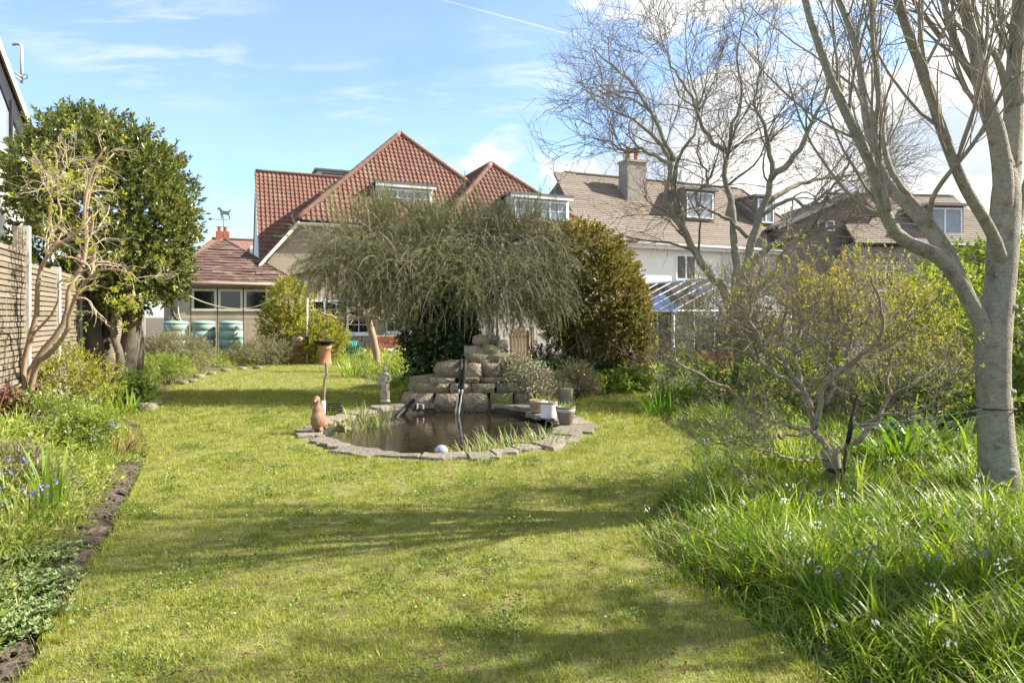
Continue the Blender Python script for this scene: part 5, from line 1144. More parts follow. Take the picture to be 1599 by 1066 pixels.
# far bare tree behind the distant roof
def far_tree():
    rng = np.random.default_rng(30); d = 50; base = P(392, 520, d); base[2] = 0
    T, R = resample([base, base + Z * 3, base + Z * 6.2], [.22, .16, .08], 10); tr = MB().tube(T, R, 8)
    A2, R2 = grow(rng, T[None], R[None], 16, (1.5, 3.0), (20, 50), 8, .5, .35, .1, .15, .3, .02); A3, R3 = grow(rng, A2, R2, 8, (.6, 1.4), (20, 50), 6, .5, .3, .12, .1, .4, .012); cr = MB(); cr.tubes(A2, R2, 4); cr.tubes(A3, R3, 3)
    tree_obj('distant_bare_tree', 'slender bare tree standing beside the distant orange roof', 'tree', base, [('trunk', tr, M['twigdark'], True), ('crown', cr, M['twigdark'], True)])
far_tree()
# ------------------------------------------------------------------ shrubs
def gz1(x, y): return float(ground_z(np.array([x]), np.array([y]))[0])
def bush(name, label, d, lobes, n, k, slen, L, W, m, stem='greytwig', seed=0, up=.4, jit=.45, lo=.45, lump=.15, cat='shrub', group=None, droop=0.0, extra=None, rs=.003, stems=10):
    """lobes: (px, py, rx_px, ry_px, depth offset) on the photo's columns at depth d; stems run down to the soil"""
    rng = np.random.default_rng(seed); s = d / FP
    lob = [(P(x, y, d + dd), np.array([rx * s, rx * s * .85, ry * s])) for x, y, rx, ry, dd in lobes]
    c = np.mean([q[0] for q in lob], 0); base = np.array([c[0], c[1], gz1(c[0], c[1])])
    lf = MB(); tw = MB(); p, nr = lobes_points(rng, lob, n, lo, 1.0, lump); ok = p[:, 2] > base[2] + .02; p, nr = p[ok], nr[ok]
    shoots(rng, lf, tw, p, nr, k, slen, L, W, up=up, jit=jit, r=rs, droop=droop)
    st = []
    for i in range(stems):
        q = p[rng.integers(len(p))]; a = base + np.array([rng.normal() * .06, rng.normal() * .06, -.03]); st.append(resample([a, a + (q - a) * np.array([.3, .3, .5]), q], [.012 + .004 * d / 8, .009, .004], 8))
    tw.tubes(*stack(st), 5)
    pr = [('leaves', lf, M[m], False), ('stems', tw, M[stem], False)]
    if extra:                                  # blossom: (material, share, size)
        fl = MB(); j = rng.choice(len(p), int(len(p) * extra[1]), False); q = p[j] + nr[j] * rng.uniform(.02, slen[1], (len(j), 1)); q = np.repeat(q, 5, 0); leaves(fl, q, rvec(rng, len(q)) + Z * .3, rvec(rng, len(q)), extra[2], extra[2] * .8); pr.append(('flowers', fl, M[extra[0]], False))
    return tree_obj(name, label, cat, base, pr, group)
bush('grey_needle_shrub', 'grey-green fine-leaved shrub with pink blossom near the greenhouse', 11.5, [(1120, 500, 85, 75, 0), (1190, 470, 85, 65, .3), (1245, 500, 70, 80, .2), (1085, 540, 60, 60, -.2), (1160, 560, 90, 55, .2)], 3000, 16, (.15, .4), (.022, .045), (.007, .013), 'oliveleaf', seed=51, extra=('pinkfl', .035, .035), lo=.3, stems=26)
bush('pale_yellow_shrub', 'open shrub with yellow-green young leaves behind the spreading small tree', 9.5, [(1385, 500, 75, 75, 0), (1440, 500, 60, 70, .3), (1340, 470, 45, 55, .2), (1420, 560, 70, 50, .1)], 620, 9, (.15, .4), (.03, .055), (.018, .03), 'yellowleaf', seed=52, lo=.3, stems=40, lump=.3)
bush('green_shrub', 'glossy bright green shrub just left of the smooth trunk', 10.5, [(1480, 480, 50, 70, 0), (1450, 530, 55, 60, .2), (1500, 560, 55, 60, .3)], 900, 12, (.12, .3), (.05, .085), (.025, .04), 'brightleaf', seed=53, stems=12)
bush('green_shrub', 'leafy green shrub right of the smooth trunk at the picture edge', 8.5, [(1600, 500, 70, 110, 0), (1630, 600, 80, 80, .1), (1585, 590, 45, 70, .2)], 1000, 12, (.12, .3), (.05, .085), (.025, .04), 'brightleaf', seed=54, stems=12)
bush('dark_shrub', 'dark evergreen shrub high behind the smooth trunk', 16, [(1500, 430, 50, 45, 0), (1550, 440, 60, 60, .5), (1590, 420, 60, 75, .3), (1440, 470, 45, 40, .2)], 900, 14, (.15, .35), (.06, .10), (.03, .045), 'midleaf', seed=55, stems=14)
bush('orange_tipped_shrub', 'tall shrub with glossy orange-tinged leaves left of the stone house', 10.8, [(1290, 440, 30, 32, 0), (1325, 430, 22, 30, .1), (1270, 470, 34, 30, .2)], 26, 8, (.1, .25), (.10, .16), (.045, .06), 'orangeleaf', seed=56, lo=.2, stems=20, rs=.005)
bush('mound_shrub', 'low rounded pale green mound shrub beyond the iron stake', 9.2, [(1360, 615, 75, 40, 0), (1420, 620, 60, 35, .2), (1300, 620, 50, 30, .2)], 1500, 10, (.08, .2), (.02, .04), (.008, .014), 'greyleaf', seed=57, stems=14)
bush('leafy_plant', 'bright leafy plant beside the greenhouse door', 15.5, [(1062, 575, 22, 30, 0), (1085, 590, 30, 22, .2)], 260, 12, (.1, .25), (.06, .1), (.03, .05), 'brightleaf', seed=58)
bush('leafy_plant', 'broad green leafy shrubs below the grey blossom shrub', 10.5, [(1210, 600, 70, 45, 0), (1140, 615, 60, 35, .2), (1270, 590, 60, 50, .4)], 620, 10, (.1, .3), (.05, .09), (.025, .045), 'midleaf', seed=59, lo=.3)
bush('leafy_plant', 'dark-leaved shrub filling the gap beneath the right tree', 8.0, [(1480, 630, 75, 40, 0), (1545, 640, 60, 45, .3), (1420, 640, 50, 30, .3)], 620, 10, (.1, .3), (.05, .09), (.025, .045), 'midleaf', seed=60, lo=.3)
bush('climbing_shrub', 'yellow-green climbing shrub covering the garage corner', 23.4, [(450, 475, 32, 36, 0), (440, 520, 32, 40, .1), (462, 540, 26, 30, -.1)], 900, 12, (.15, .4), (.07, .12), (.04, .06), 'yellowleaf', seed=61, stems=14, rs=.006)
bush('yellow_bush', 'yellow-green bush growing under the kitchen window', 22.5, [(505, 520, 30, 32, 0), (500, 545, 32, 25, -.2), (522, 535, 20, 22, .2)], 650, 12, (.12, .35), (.06, .11), (.03, .05), 'yellowleaf', seed=62, rs=.005)
bush('olive_bush', 'rounded olive-grey bush in front of the water butts', 19.0, [(275, 545, 46, 26, 0), (250, 552, 34, 22, -.2), (305, 555, 30, 18, .1)], 1500, 12, (.12, .28), (.03, .055), (.012, .02), 'greyleaf', seed=63)
bush('olive_bush', 'loose olive-grey bush against the garage wall right of the water butts', 21.5, [(405, 552, 30, 22, 0), (380, 558, 24, 16, -.2), (432, 556, 22, 20, .1)], 1000, 12, (.12, .32), (.03, .055), (.012, .02), 'greyleaf', seed=64)
bush('dark_mound', 'small dark green mound at the left lawn corner', 11.5, [(208, 605, 24, 18, 0), (222, 618, 18, 12, -.1)], 420, 12, (.06, .16), (.03, .05), (.018, .028), 'midleaf', seed=65)
bush('lime_mound', 'lime green euphorbia mound at the foot of the bay tree', 15.0, [(250, 575, 24, 16, 0), (275, 572, 22, 14, .3)], 400, 12, (.08, .2), (.03, .06), (.012, .02), 'brightleaf', seed=66)
bush('heather', 'trailing pale-flowered heather spilling over right of the waterfall', 11.7, [(808, 580, 32, 20, 0), (832, 600, 26, 26, -.1), (790, 575, 22, 14, .1), (845, 620, 20, 18, -.2)], 1500, 11, (.06, .18), (.02, .035), (.007, .012), 'greyleaf', seed=67, droop=.15, extra=('whitefl', .4, .02))
bush('wallflower_bush', 'bushy olive wallflower plant beside the stump', 12.6, [(900, 592, 20, 20, 0), (915, 600, 18, 16, .2)], 420, 12, (.12, .28), (.03, .06), (.008, .014), 'oliveleaf', seed=68, extra=('yellowfl', .06, .03))
bush('low_flowers', 'low bright bedding plants with orange flowers below the dome shrub', 13.4, [(930, 606, 30, 14, 0), (965, 600, 34, 16, .2), (995, 594, 22, 16, .4)], 620, 10, (.06, .18), (.04, .07), (.02, .035), 'brightleaf', seed=69, extra=('yellowfl', .05, .035))
bush('low_flowers', 'silvery low plants between stump and heather', 12.4, [(862, 600, 22, 18, 0), (875, 612, 20, 12, -.2)], 520, 10, (.05, .15), (.02, .035), (.007, .012), 'greyleaf', seed=70)
bush('dark_undergrowth', 'dark undergrowth at the foot of the dome shrub', 14.3, [(860, 570, 34, 30, 0), (900, 585, 40, 22, .1), (950, 590, 40, 18, .1)], 520, 10, (.1, .25), (.05, .08), (.025, .04), 'ivy', seed=71)
bush('leafy_plant', 'mixed leafy plants around the pollarded tree', 16.5, [(640, 590, 30, 18, 0), (600, 590, 30, 14, .4), (655, 575, 24, 22, .5)], 420, 10, (.08, .22), (.05, .09), (.02, .035), 'brightleaf', seed=72, extra=('yellowfl', .04, .03))

bush('left_bed_shrub', 'yellow-green small-leaved shrub at the foot of the leaning stems', 9.4, [(120, 585, 40, 30, 0), (90, 600, 34, 26, -.2), (150, 600, 30, 24, -.2)], 420, 11, (.1, .3), (.03, .055), (.015, .026), 'yellowleaf', seed=81)
bush('left_bed_shrub', 'pale cream-flowered mound in the middle of the left bed', 7.6, [(85, 655, 50, 30, 0), (40, 650, 40, 30, 0)], 520, 10, (.08, .22), (.025, .045), (.012, .02), 'brightleaf', seed=82, extra=('whitefl', .12, .022))
bush('left_bed_shrub', 'leafy light green mound beside the brown fern', 7.2, [(135, 670, 34, 24, 0), (105, 690, 30, 20, -.2)], 360, 10, (.07, .2), (.03, .05), (.014, .024), 'brightleaf', seed=83)
bush('left_bed_shrub', 'pale green tangle at the left edge above the bluebells', 5.6, [(20, 740, 50, 36, 0), (60, 765, 40, 28, -.1)], 420, 10, (.07, .2), (.025, .045), (.012, .02), 'greyleaf', seed=84)

# ------------------------------------------------------------------ strap-leaved clumps and flowers
def clump(name, label, pos, n, L, W, m='iris', r=.08, lean=(.05, .5), bend=(.1, .7), seed=0, cat='plant', group=None, fl=None, seg=4):
    rng = np.random.default_rng(seed); b = np.array([pos[0], pos[1], pos[2] if len(pos) > 2 else gz1(pos[0], pos[1])])
    mb = tuft(rng, n, r, L, W, lean, bend, seg); mb.v = [v + b for v in mb.v]
    t = thing(name, label, cat, b, group); mb.build('leaves', M[m], t)
    if fl:
        st = MB(); pt = MB(); k = fl[1]; a = rng.uniform(0, 6.28, k); h = rng.uniform(*fl[2], k); q0 = b + np.stack([np.cos(a), np.sin(a), a * 0], 1) * r; q1 = q0 + np.stack([np.cos(a) * h * .25, np.sin(a) * h * .25, h], 1)
        mid = (q0 + q1) / 2 + rng.normal(size=(k, 3)) * .015; st.tubes(np.stack([q0, mid, q1], 1), np.full((k, 3), .003), 3); st.build('flower_stems', M['strap'], t)
        c = np.repeat(q1, 7, 0) + rng.normal(size=(k * 7, 3)) * fl[3] * .5; leaves(pt, c, rvec(rng, k * 7) - Z * .2, rvec(rng, k * 7), fl[3], fl[3] * .7); pt.build('flowers', M[fl[0]], t, False, 'stuff')
    return t
def gl(px, py, z=0.0): p = G(px, py, z); return (p[0], p[1])
clump('iris_clump', 'tall green strap-leaved clump in front of the bay trunks', gl(170, 622, .25), 46, (.45, .8), (.03, .045), 'iris', .16, seed=1)
clump('iris_clump', 'second green strap-leaved clump, right below the thickest bay trunk', gl(200, 628, .2), 36, (.35, .6), (.025, .04), 'iris', .15, (.3, .9), seed=2)
clump('iris_clump', 'broad upright iris leaves in the near left bed', gl(78, 812), 18, (.35, .62), (.035, .05), 'iris', .06, (.05, .45), (.05, .35), seed=3)
clump('iris_clump', 'iris leaves at the left picture edge', gl(5, 720, .1), 12, (.4, .65), (.03, .04), 'iris', .07, (.1, .7), (.1, .4), seed=4)
clump('bluebell_clump', 'bluebells flowering at the left picture edge above the iris leaves', gl(45, 835), 26, (.18, .32), (.01, .016), 'strap', .08, seed=5, fl=('bluefl', 9, (.2, .34), .022), group='bluebells in the left bed')
for i, (x, y, lab) in enumerate(((60, 690, 'blue-flowered clump beside the pale plants at far left'), (110, 668, 'blue-flowered clump left of the dead fern'), (150, 700, 'small blue-flowered clump just left of the brown fern'), (25, 770, 'blue-flowered clump above the near iris, by the picture edge'), (135, 640, 'blue-flowered clump below the tall strap leaves'))):
    clump('bluebell_clump', lab, gl(x, y, .12), 24, (.16, .3), (.01, .016), 'strap', .1, seed=10 + i, fl=('bluefl', 10, (.2, .36), .024), group='bluebells in the left bed')
clump('daylily_clump', 'arching pale green grassy clump at the left lawn corner', gl(255, 592), 60, (.35, .6), (.012, .02), 'strap', .12, (.2, .8), (.4, 1.2), seed=20)
clump('dead_fern', 'dead brown fern mound at the left lawn edge', gl(178, 712), 150, (.2, .42), (.006, .014), 'brown', .2, (.3, 1.6), (.3, 1.3), seed=21)
clump('dead_fern', 'dry brown stalks standing in the near left bed', gl(60, 850), 46, (.2, .42), (.003, .005), 'brown', .3, (.0, .5), (.0, .25), seed=22)
clump('iris_clump', 'green grassy clump beside the pollarded tree', gl(553, 588), 60, (.45, .75), (.025, .035), 'iris', .3, (.1, .7), (.1, .6), seed=23)
clump('iris_clump', 'grassy clump between statue and pollarded tree', gl(625, 606), 90, (.3, .5), (.012, .022), 'strap', .45, (.1, .8), (.2, .8), seed=24)
clump('pond_reeds', 'reed clump standing in the front of the pond', (.02, 7.98, -.12), 210, (.16, .36), (.012, .022), 'reed', .42, (.1, 1.0), (.1, .6), seed=25)
clump('pond_reeds', 'longer reed clump at the front right of the pond', (.38, 8.22, -.12), 110, (.2, .42), (.012, .02), 'reed', .25, (.2, 1.1), (.1, .6), seed=26)
clump('pond_reeds', 'short reed clump at the front centre of the pond beside the ball', (-.42, 7.82, -.12), 110, (.14, .28), (.01, .018), 'reed', .25, (.1, .9), (.1, .6), seed=27)
clump('pond_reeds', 'reed clump at the back left of the pond by the statue', (-2.12, 10.05, -.1), 80, (.2, .38), (.014, .022), 'reed', .32, (.1, .8), (.1, .5), seed=28)
clump('pond_reeds', 'low weedy clump at the left rim of the pond', (-2.3, 9.5, -.1), 70, (.12, .22), (.01, .018), 'reed', .24, (.2, 1.0), (.1, .5), seed=29)
for i, (x, y, n, lab) in enumerate(((1050, 632, 90, 'narcissus clump with pale flowers at the far end of the right bed'), (1085, 640, 70, 'narcissus clump behind the first pale-flowered clump'), (1028, 648, 70, 'grassy clump leaning over the lawn near the narcissus'))):
    clump('narcissus_clump', lab, gl(x, y), n, (.3, .55), (.014, .022), 'strap', .25, (.2, .9), (.2, .9), seed=30 + i, fl=('whitefl', 12, (.35, .5), .04) if i < 2 else None)
for i, (x, y, lab) in enumerate(((1450, 720, 'broad dark strap-leaved clump left of the smooth trunk'), (1500, 735, 'broad strap-leaved clump at the foot of the smooth trunk'), (1400, 735, 'broad strap-leaved clump right of the iron stake'), (1440, 700, 'strap-leaved clump behind the broad dark one'))):
    clump('strap_clump', lab, gl(x, y), 46, (.45, .8), (.03, .05), 'strap', .14, (.3, 1.2), (.4, 1.1), seed=40 + i, seg=5)
for i, (x, y, lab) in enumerate(((1225, 730, 'upright iris leaves left of the gnarled trunk'), (1190, 712, 'upright iris leaves below the lowest twigs'), (1255, 745, 'upright iris leaves just left of the gnarled trunk foot'), (1340, 800, 'two-toned iris leaves right of the iron stake'))):
    clump('iris_clump', lab, gl(x, y), 26, (.35, .6), (.02, .03), 'iris', .14, (.05, .5), (.1, .5), seed=50 + i)
for i, (x, y, lab) in enumerate(((1470, 850, 'bluebells at the foot of the smooth trunk'), (1560, 860, 'bluebells at the right picture edge'), (1300, 960, 'bluebells among the near long grass'), (1500, 960, 'bluebells near the lower right corner'), (1240, 830, 'bluebells in the middle of the long grass'))):
    clump('bluebell_clump', lab, gl(x, y), 24, (.2, .34), (.01, .016), 'strap', .1, seed=60 + i, fl=('bluefl', 4, (.24, .36), .014), group='bluebells in the right bed')
def rosettes():
    rng = np.random.default_rng(33)
    for i, (x, y, r, lab) in enumerate(((30, 930, .14, 'fleshy pale green sedum rosettes at the lower left'), (8, 985, .12, 'fleshy sedum rosettes nearest the lower left corner'), (70, 880, .10, 'small fleshy sedum patch beside the bare soil'), (50, 968, .07, 'smallest sedum patch on the soil edge'))):
        p = G(x, y); p[2] = gz1(p[0], p[1]); t = thing('sedum_patch', lab, 'plant', p, 'sedum by the soil edge'); lf = MB(); k = int(900 * r * r / .02 * .45)
        c = p + np.c_[rng.normal(size=(k, 2)) * r * .85, rng.uniform(.01, .09, k)]; c = np.repeat(c, 9, 0); a = np.tile(np.arange(9) * 2.4, k); ld = np.stack([np.cos(a), np.sin(a), rng.uniform(.1, 1.2, len(a))], 1); leaves(lf, c, ld, np.tile(Z, (len(a), 1)), rng.uniform(.018, .036, len(a)), rng.uniform(.014, .026, len(a)), -.15); lf.build('rosettes', M['succ'], t)
    for i, (x, y, r, lab) in enumerate(((36, 8.0, .30, 'purple-leaved heuchera at the foot of the leaning shrub'), (14, 7.45, .24, 'dark purple heuchera at the left picture edge'))):
        p = P(x, 600, y); p[2] = gz1(p[0], p[1]); t = thing('heuchera', lab, 'plant', p); lf = MB(); k = 260; a = rng.uniform(0, 6.28, k); rr = r * np.sqrt(rng.random(k)); c = p + np.stack([rr * np.cos(a), rr * np.sin(a), .42 * (1 - (rr / r) ** 2) * rng.uniform(.5, 1, k) + .16], 1)
        leaves(lf, c, np.stack([np.cos(a), np.sin(a), rng.normal(size=k) * .4], 1), Z + rng.normal(size=(k, 3)) * .35, rng.uniform(.07, .11, k), rng.uniform(.07, .1, k)); lf.build('leaves', M['purple'], t)
        st = MB(); st.tubes(np.stack([np.tile(p, (40, 1)), c[:40]], 1), np.full((40, 2), .004), 3); st.build('stems', M['brown'], t)
rosettes()

# ------------------------------------------------------------------ ground cover in the beds
def leafy_tuft(rng, n, r, h, L, W):
    mb = MB(); a = rng.uniform(0, 6.28, n); rr = r * np.sqrt(rng.random(n)); c = np.stack([rr * np.cos(a), rr * np.sin(a), rng.uniform(.0, h, n) * (1.1 - rr / r * .6)], 1); d = np.stack([np.cos(a), np.sin(a), rng.uniform(.0, 1.0, n)], 1) + rng.normal(size=(n, 3)) * .4
    return leaves(mb, c, d, Z + rng.normal(size=(n, 3)) * .5, rng.uniform(*L, n), rng.uniform(*W, n))
def beds():
    rng = np.random.default_rng(44)
    # right bed: long arching grass
    var = [tuft(rng, 36, .10, (.16, .36), (.007, .013), (.2, 1.2), (.6, 1.8), 5).mesh('long_grass') for _ in range(6)] + [tuft(rng, 30, .10, (.12, .24), (.006, .010), (.3, 1.4), (.5, 1.8), 4).mesh('long_grass') for _ in range(3)]
    P_ = []
    for y0, y1, den in ((1.8, 4.5, 135), (4.5, 8, 95), (8, 13, 34), (13, 17, 12)):
        n = int(14 * (y1 - y0) * den); q = np.stack([rng.uniform(-1, 13, n), rng.uniform(y0, y1, n)], 1)
        e = edist(LOOP, q[:, 0], q[:, 1]); right = q[:, 0] > np.where(q[:, 1] < 10, .2, 2.2)
        q = q[~inside(LOOP, q[:, 0], q[:, 1]) & right & (q[:, 0] < q[:, 1] * .8 + .4) & (e < 6) & (np.hypot(q[:, 0] - POND[0], (q[:, 1] - POND[1]) / KY) > PR + .2)]
        P_.append(q)
    q = np.concatenate(P_); n = len(q); z = ground_z(q[:, 0], q[:, 1]) - .02; e = edist(LOOP, q[:, 0], q[:, 1])
    nt_ = np.hypot(q[:, 0] - 2.86, q[:, 1] - 5.75); sc = np.clip(.45 + nt_ * .5, .45, 1) * (.75 + .35 * np.clip(e / .6, 0, 1)) * rng.uniform(.7, 1.2, n) * (1 + .25 * hump(q[:, 0] * 1.4, q[:, 1] * 1.4)); pick = np.where(e < .25, rng.integers(6, 9, n), rng.integers(0, 9, n))
    scatter('long_grass', np.c_[q, z], rng.uniform(0, 6.28, n), sc, rng.normal(size=(n, 2)) * .16, var, M['longgrass'], 'long arching green grass filling the right bed', pick)
    # white bell flowers dotted through it
    k = rng.choice(n, 230, False); k = k[(q[k, 1] > 2.5)]; fl = MB(); st = MB(); b = np.c_[q[k], z[k]]; h = rng.uniform(.2, .34, len(k)); top = b + np.c_[rng.normal(size=(len(k), 2)) * .05, h]; st.tubes(np.stack([b, (b + top) / 2 + rng.normal(size=b.shape) * .01, top], 1), np.full((len(k), 3), .002), 3)
    c = np.repeat(top, 6, 0) + rng.normal(size=(len(k) * 6, 3)) * .015; leaves(fl, c, np.tile(-Z, (len(c), 1)) + rng.normal(size=c.shape) * .5, rvec(rng, len(c)), .022, .012)
    fl.build('white_bell_flowers', M['whitefl'], None, False, 'stuff', 'small white bell flowers dotted through the long grass'); st.build('flower_stalks', M['strap'], None, False, 'stuff', 'thin green stalks of the white bell flowers')
    # left bed and the beds behind: low mixed leaves
    var = [leafy_tuft(rng, 40, .13, .16, (.03, .06), (.016, .03)).mesh('cover') for _ in range(4)] + [leafy_tuft(rng, 60, .12, .10, (.015, .03), (.008, .016)).mesh('cover') for _ in range(3)] + [tuft(rng, 26, .1, (.12, .3), (.005, .010), (.2, 1.0), (.3, 1.2), 3).mesh('cover') for _ in range(4)]
    P_ = []
    for y0, y1, den in ((2.0, 5, 120), (5, 9, 120), (9, 14, 60), (14, 24, 16)):
        n = int(14 * (y1 - y0) * den); q = np.stack([rng.uniform(-13, 1, n), rng.uniform(y0, y1, n)], 1); e = edist(LOOP, q[:, 0], q[:, 1])
        soilw = np.where(q[:, 1] < 7, .25, .04) + .16 * hump(q[:, 0] * 3.7, q[:, 1] * 3.1)
        ok = ~inside(LOOP, q[:, 0], q[:, 1]) & (q[:, 0] > -2.4 - .4245 * q[:, 1]) & (q[:, 0] < np.where(q[:, 1] < 12, -1.2, -1)) & (q[:, 0] > -q[:, 1] * .78 - .4) & (e > soilw) & (np.hypot(q[:, 0] - POND[0], (q[:, 1] - POND[1]) / KY) > PR + .15)
        g = q - GO[:2]; ok &= ~((g @ V[:2] > -1.4) & (g @ U[:2] > -.4)) & (((q - O[:2]) @ V[:2]) < -3)
        P_.append(q[ok])
    # strip behind the pond and along the right-hand back bed
    n = 1500; q = np.stack([rng.uniform(-2.6, 6.5, n), rng.uniform(12, 17.5, n)], 1); P_.append(q[~inside(LOOP, q[:, 0], q[:, 1]) & (edist(LOOP, q[:, 0], q[:, 1]) < 4)])
    q = np.concatenate(P_); n = len(q); z = ground_z(q[:, 0], q[:, 1]) - .01; e = edist(LOOP, q[:, 0], q[:, 1])
    sc = (.6 + 1.25 * np.clip(e / 1.4, 0, 1)) * rng.uniform(.7, 1.3, n) * np.where(q[:, 1] > 12, 1.3, 1.0)
    scatter('bed_ground_cover', np.c_[q, z], rng.uniform(0, 6.28, n), sc, rng.normal(size=(n, 2)) * .14, var, M['cover'], 'mixed low leaves and weeds covering the flower beds', np.where(rng.random(n) < .8, rng.integers(0, 7, n), rng.integers(7, 11, n)))
    k = 2600; c = np.stack([rng.uniform(-4.7, -1.7, k), rng.uniform(2.2, 9, k)], 1); c = c[~inside(LOOP, c[:, 0], c[:, 1]) & (edist(LOOP, c[:, 0], c[:, 1]) < .55)]; cl = MB()
    for x_, y_ in c[:700]: r_ = rng.uniform(.006, .022); o_ = stone(rng, (x_, y_, 0), (r_, r_, r_ * .8), k=.5, jit=.2); cl.add(o_.v[0], o_.f[0])
    V_ = np.concatenate(cl.v).reshape(-1, 27, 3); cz = ground_z(c[:700, 0], c[:700, 1]) + .006; V_[:, :, 2] += cz[:, None]; cl.v = [V_.reshape(-1, 3)]; cl.build('soil_clods', M['soil'], None, False, 'stuff', 'loose clods of soil along the left bed edge')
    # fallen petals on the lawn and dead stalks on the soil
    k = 260; q = np.stack([rng.uniform(-6, 3, k), rng.uniform(3, 18, k)], 1); q = q[inside(LOOP, q[:, 0], q[:, 1]) & (np.hypot(q[:, 0] - POND[0], (q[:, 1] - POND[1]) / KY) > PR + .1)]
    pt = MB(); leaves(pt, np.c_[q, np.full(len(q), .035)], np.c_[rng.normal(size=(len(q), 2)), np.zeros(len(q))], np.tile(Z, (len(q), 1)), .025, .015); pt.build('daisies', M['whitefl'], None, False, 'stuff', 'tiny white daisies scattered on the lawn')
    k = 9000; q = np.stack([rng.uniform(-4.2, 2.6, k), rng.uniform(2.2, 7.5, k)], 1); w = hump(q[:, 0] * 3.1 + 2, q[:, 1] * 3.3) + hump(q[:, 0] * 7.3, q[:, 1] * 6.1 + 1); q = q[inside(LOOP, q[:, 0], q[:, 1]) & (w > .30) & (np.hypot(q[:, 0] - POND[0], (q[:, 1] - POND[1]) / KY) > PR + .1)][:1500]; m = len(q)
    wc = MB(); leaves(wc, np.c_[q, np.full(m, .012)], np.c_[rng.normal(size=(m, 2)), rng.normal(size=m) * .3], Z + rng.normal(size=(m, 3)) * .4, rng.uniform(.012, .05, m), rng.uniform(.006, .018, m), .5); wc.build('lawn_debris', M['brown'], None, False, 'stuff', 'brown thatch and worm casts in the thin lawn patches')
    var2 = [leafy_tuft(rng, 30, .07, .03, (.012, .022), (.01, .018)).mesh('clover') for _ in range(3)]; k = 5200; q = np.stack([rng.uniform(-6, 3, k), rng.uniform(2.2, 12, k)], 1); w = hump(q[:, 0] * 2.1 + 5, q[:, 1] * 1.7 + 3) + .6 * hump(q[:, 0] * 5.3, q[:, 1] * 4.7)
    q = q[inside(LOOP, q[:, 0], q[:, 1]) & (w > .12) & (np.hypot(q[:, 0] - POND[0], (q[:, 1] - POND[1]) / KY) > PR + .05)]; m = len(q); scatter('lawn_clover', np.c_[q, np.full(m, .008)], rng.uniform(0, 6.28, m), rng.uniform(.6, 1.3, m), rng.normal(size=(m, 2)) * .05, var2, M['midleaf'], 'patches of clover and moss in the lawn', rng.integers(0, 3, m))
    dl = MB(); k = 900; q = np.stack([rng.uniform(-4.6, -1.8, k), rng.uniform(2.2, 8, k)], 1); e = edist(LOOP, q[:, 0], q[:, 1]); q = q[~inside(LOOP, q[:, 0], q[:, 1]) & (e < .7)]; m = len(q)
    leaves(dl, np.c_[q, ground_z(q[:, 0], q[:, 1]) + .015], np.c_[rng.normal(size=(m, 2)), rng.normal(size=m) * .2], Z + rng.normal(size=(m, 3)) * .4, rng.uniform(.015, .06, m), rng.uniform(.004, .014, m)); dl.build('leaf_litter', M['brown'], None, False, 'stuff', 'dry leaf litter on the bare soil edge')
beds()
# ------------------------------------------------------------------ ornaments, pots, garden things
def blob_statue(name, label, cat, base, ell, tubes, m, voxel, parts=()):
    """figure fused into one continuous surface from ellipsoids and tapered tubes"""
    mb = MB(); k = 14
    for c, r in ell:
        th = np.linspace(0, np.pi, 9); ph = np.arange(k) / k * 2 * np.pi
        v = np.array([[c[0] + r[0] * math.sin(a) * math.cos(b), c[1] + r[1] * math.sin(a) * math.sin(b), c[2] + r[2] * math.cos(a)] for a in th for b in ph]) + base
        mb.add(v, [[i * k + j, (i + 1) * k + j, (i + 1) * k + (j + 1) % k, i * k + (j + 1) % k] for i in range(8) for j in range(k)])
    for pts, rr in tubes: mb.tube(np.asarray(pts, float) + base, rr, 10)
    o = single(mb, name, m, label, cat, base, None, True)
    md = o.modifiers.new('fuse', 'REMESH'); md.mode = 'VOXEL'; md.voxel_size = voxel; md.use_smooth_shade = True
    sm = o.modifiers.new('smooth', 'SMOOTH'); sm.iterations = 2; sm.factor = .4
    return o
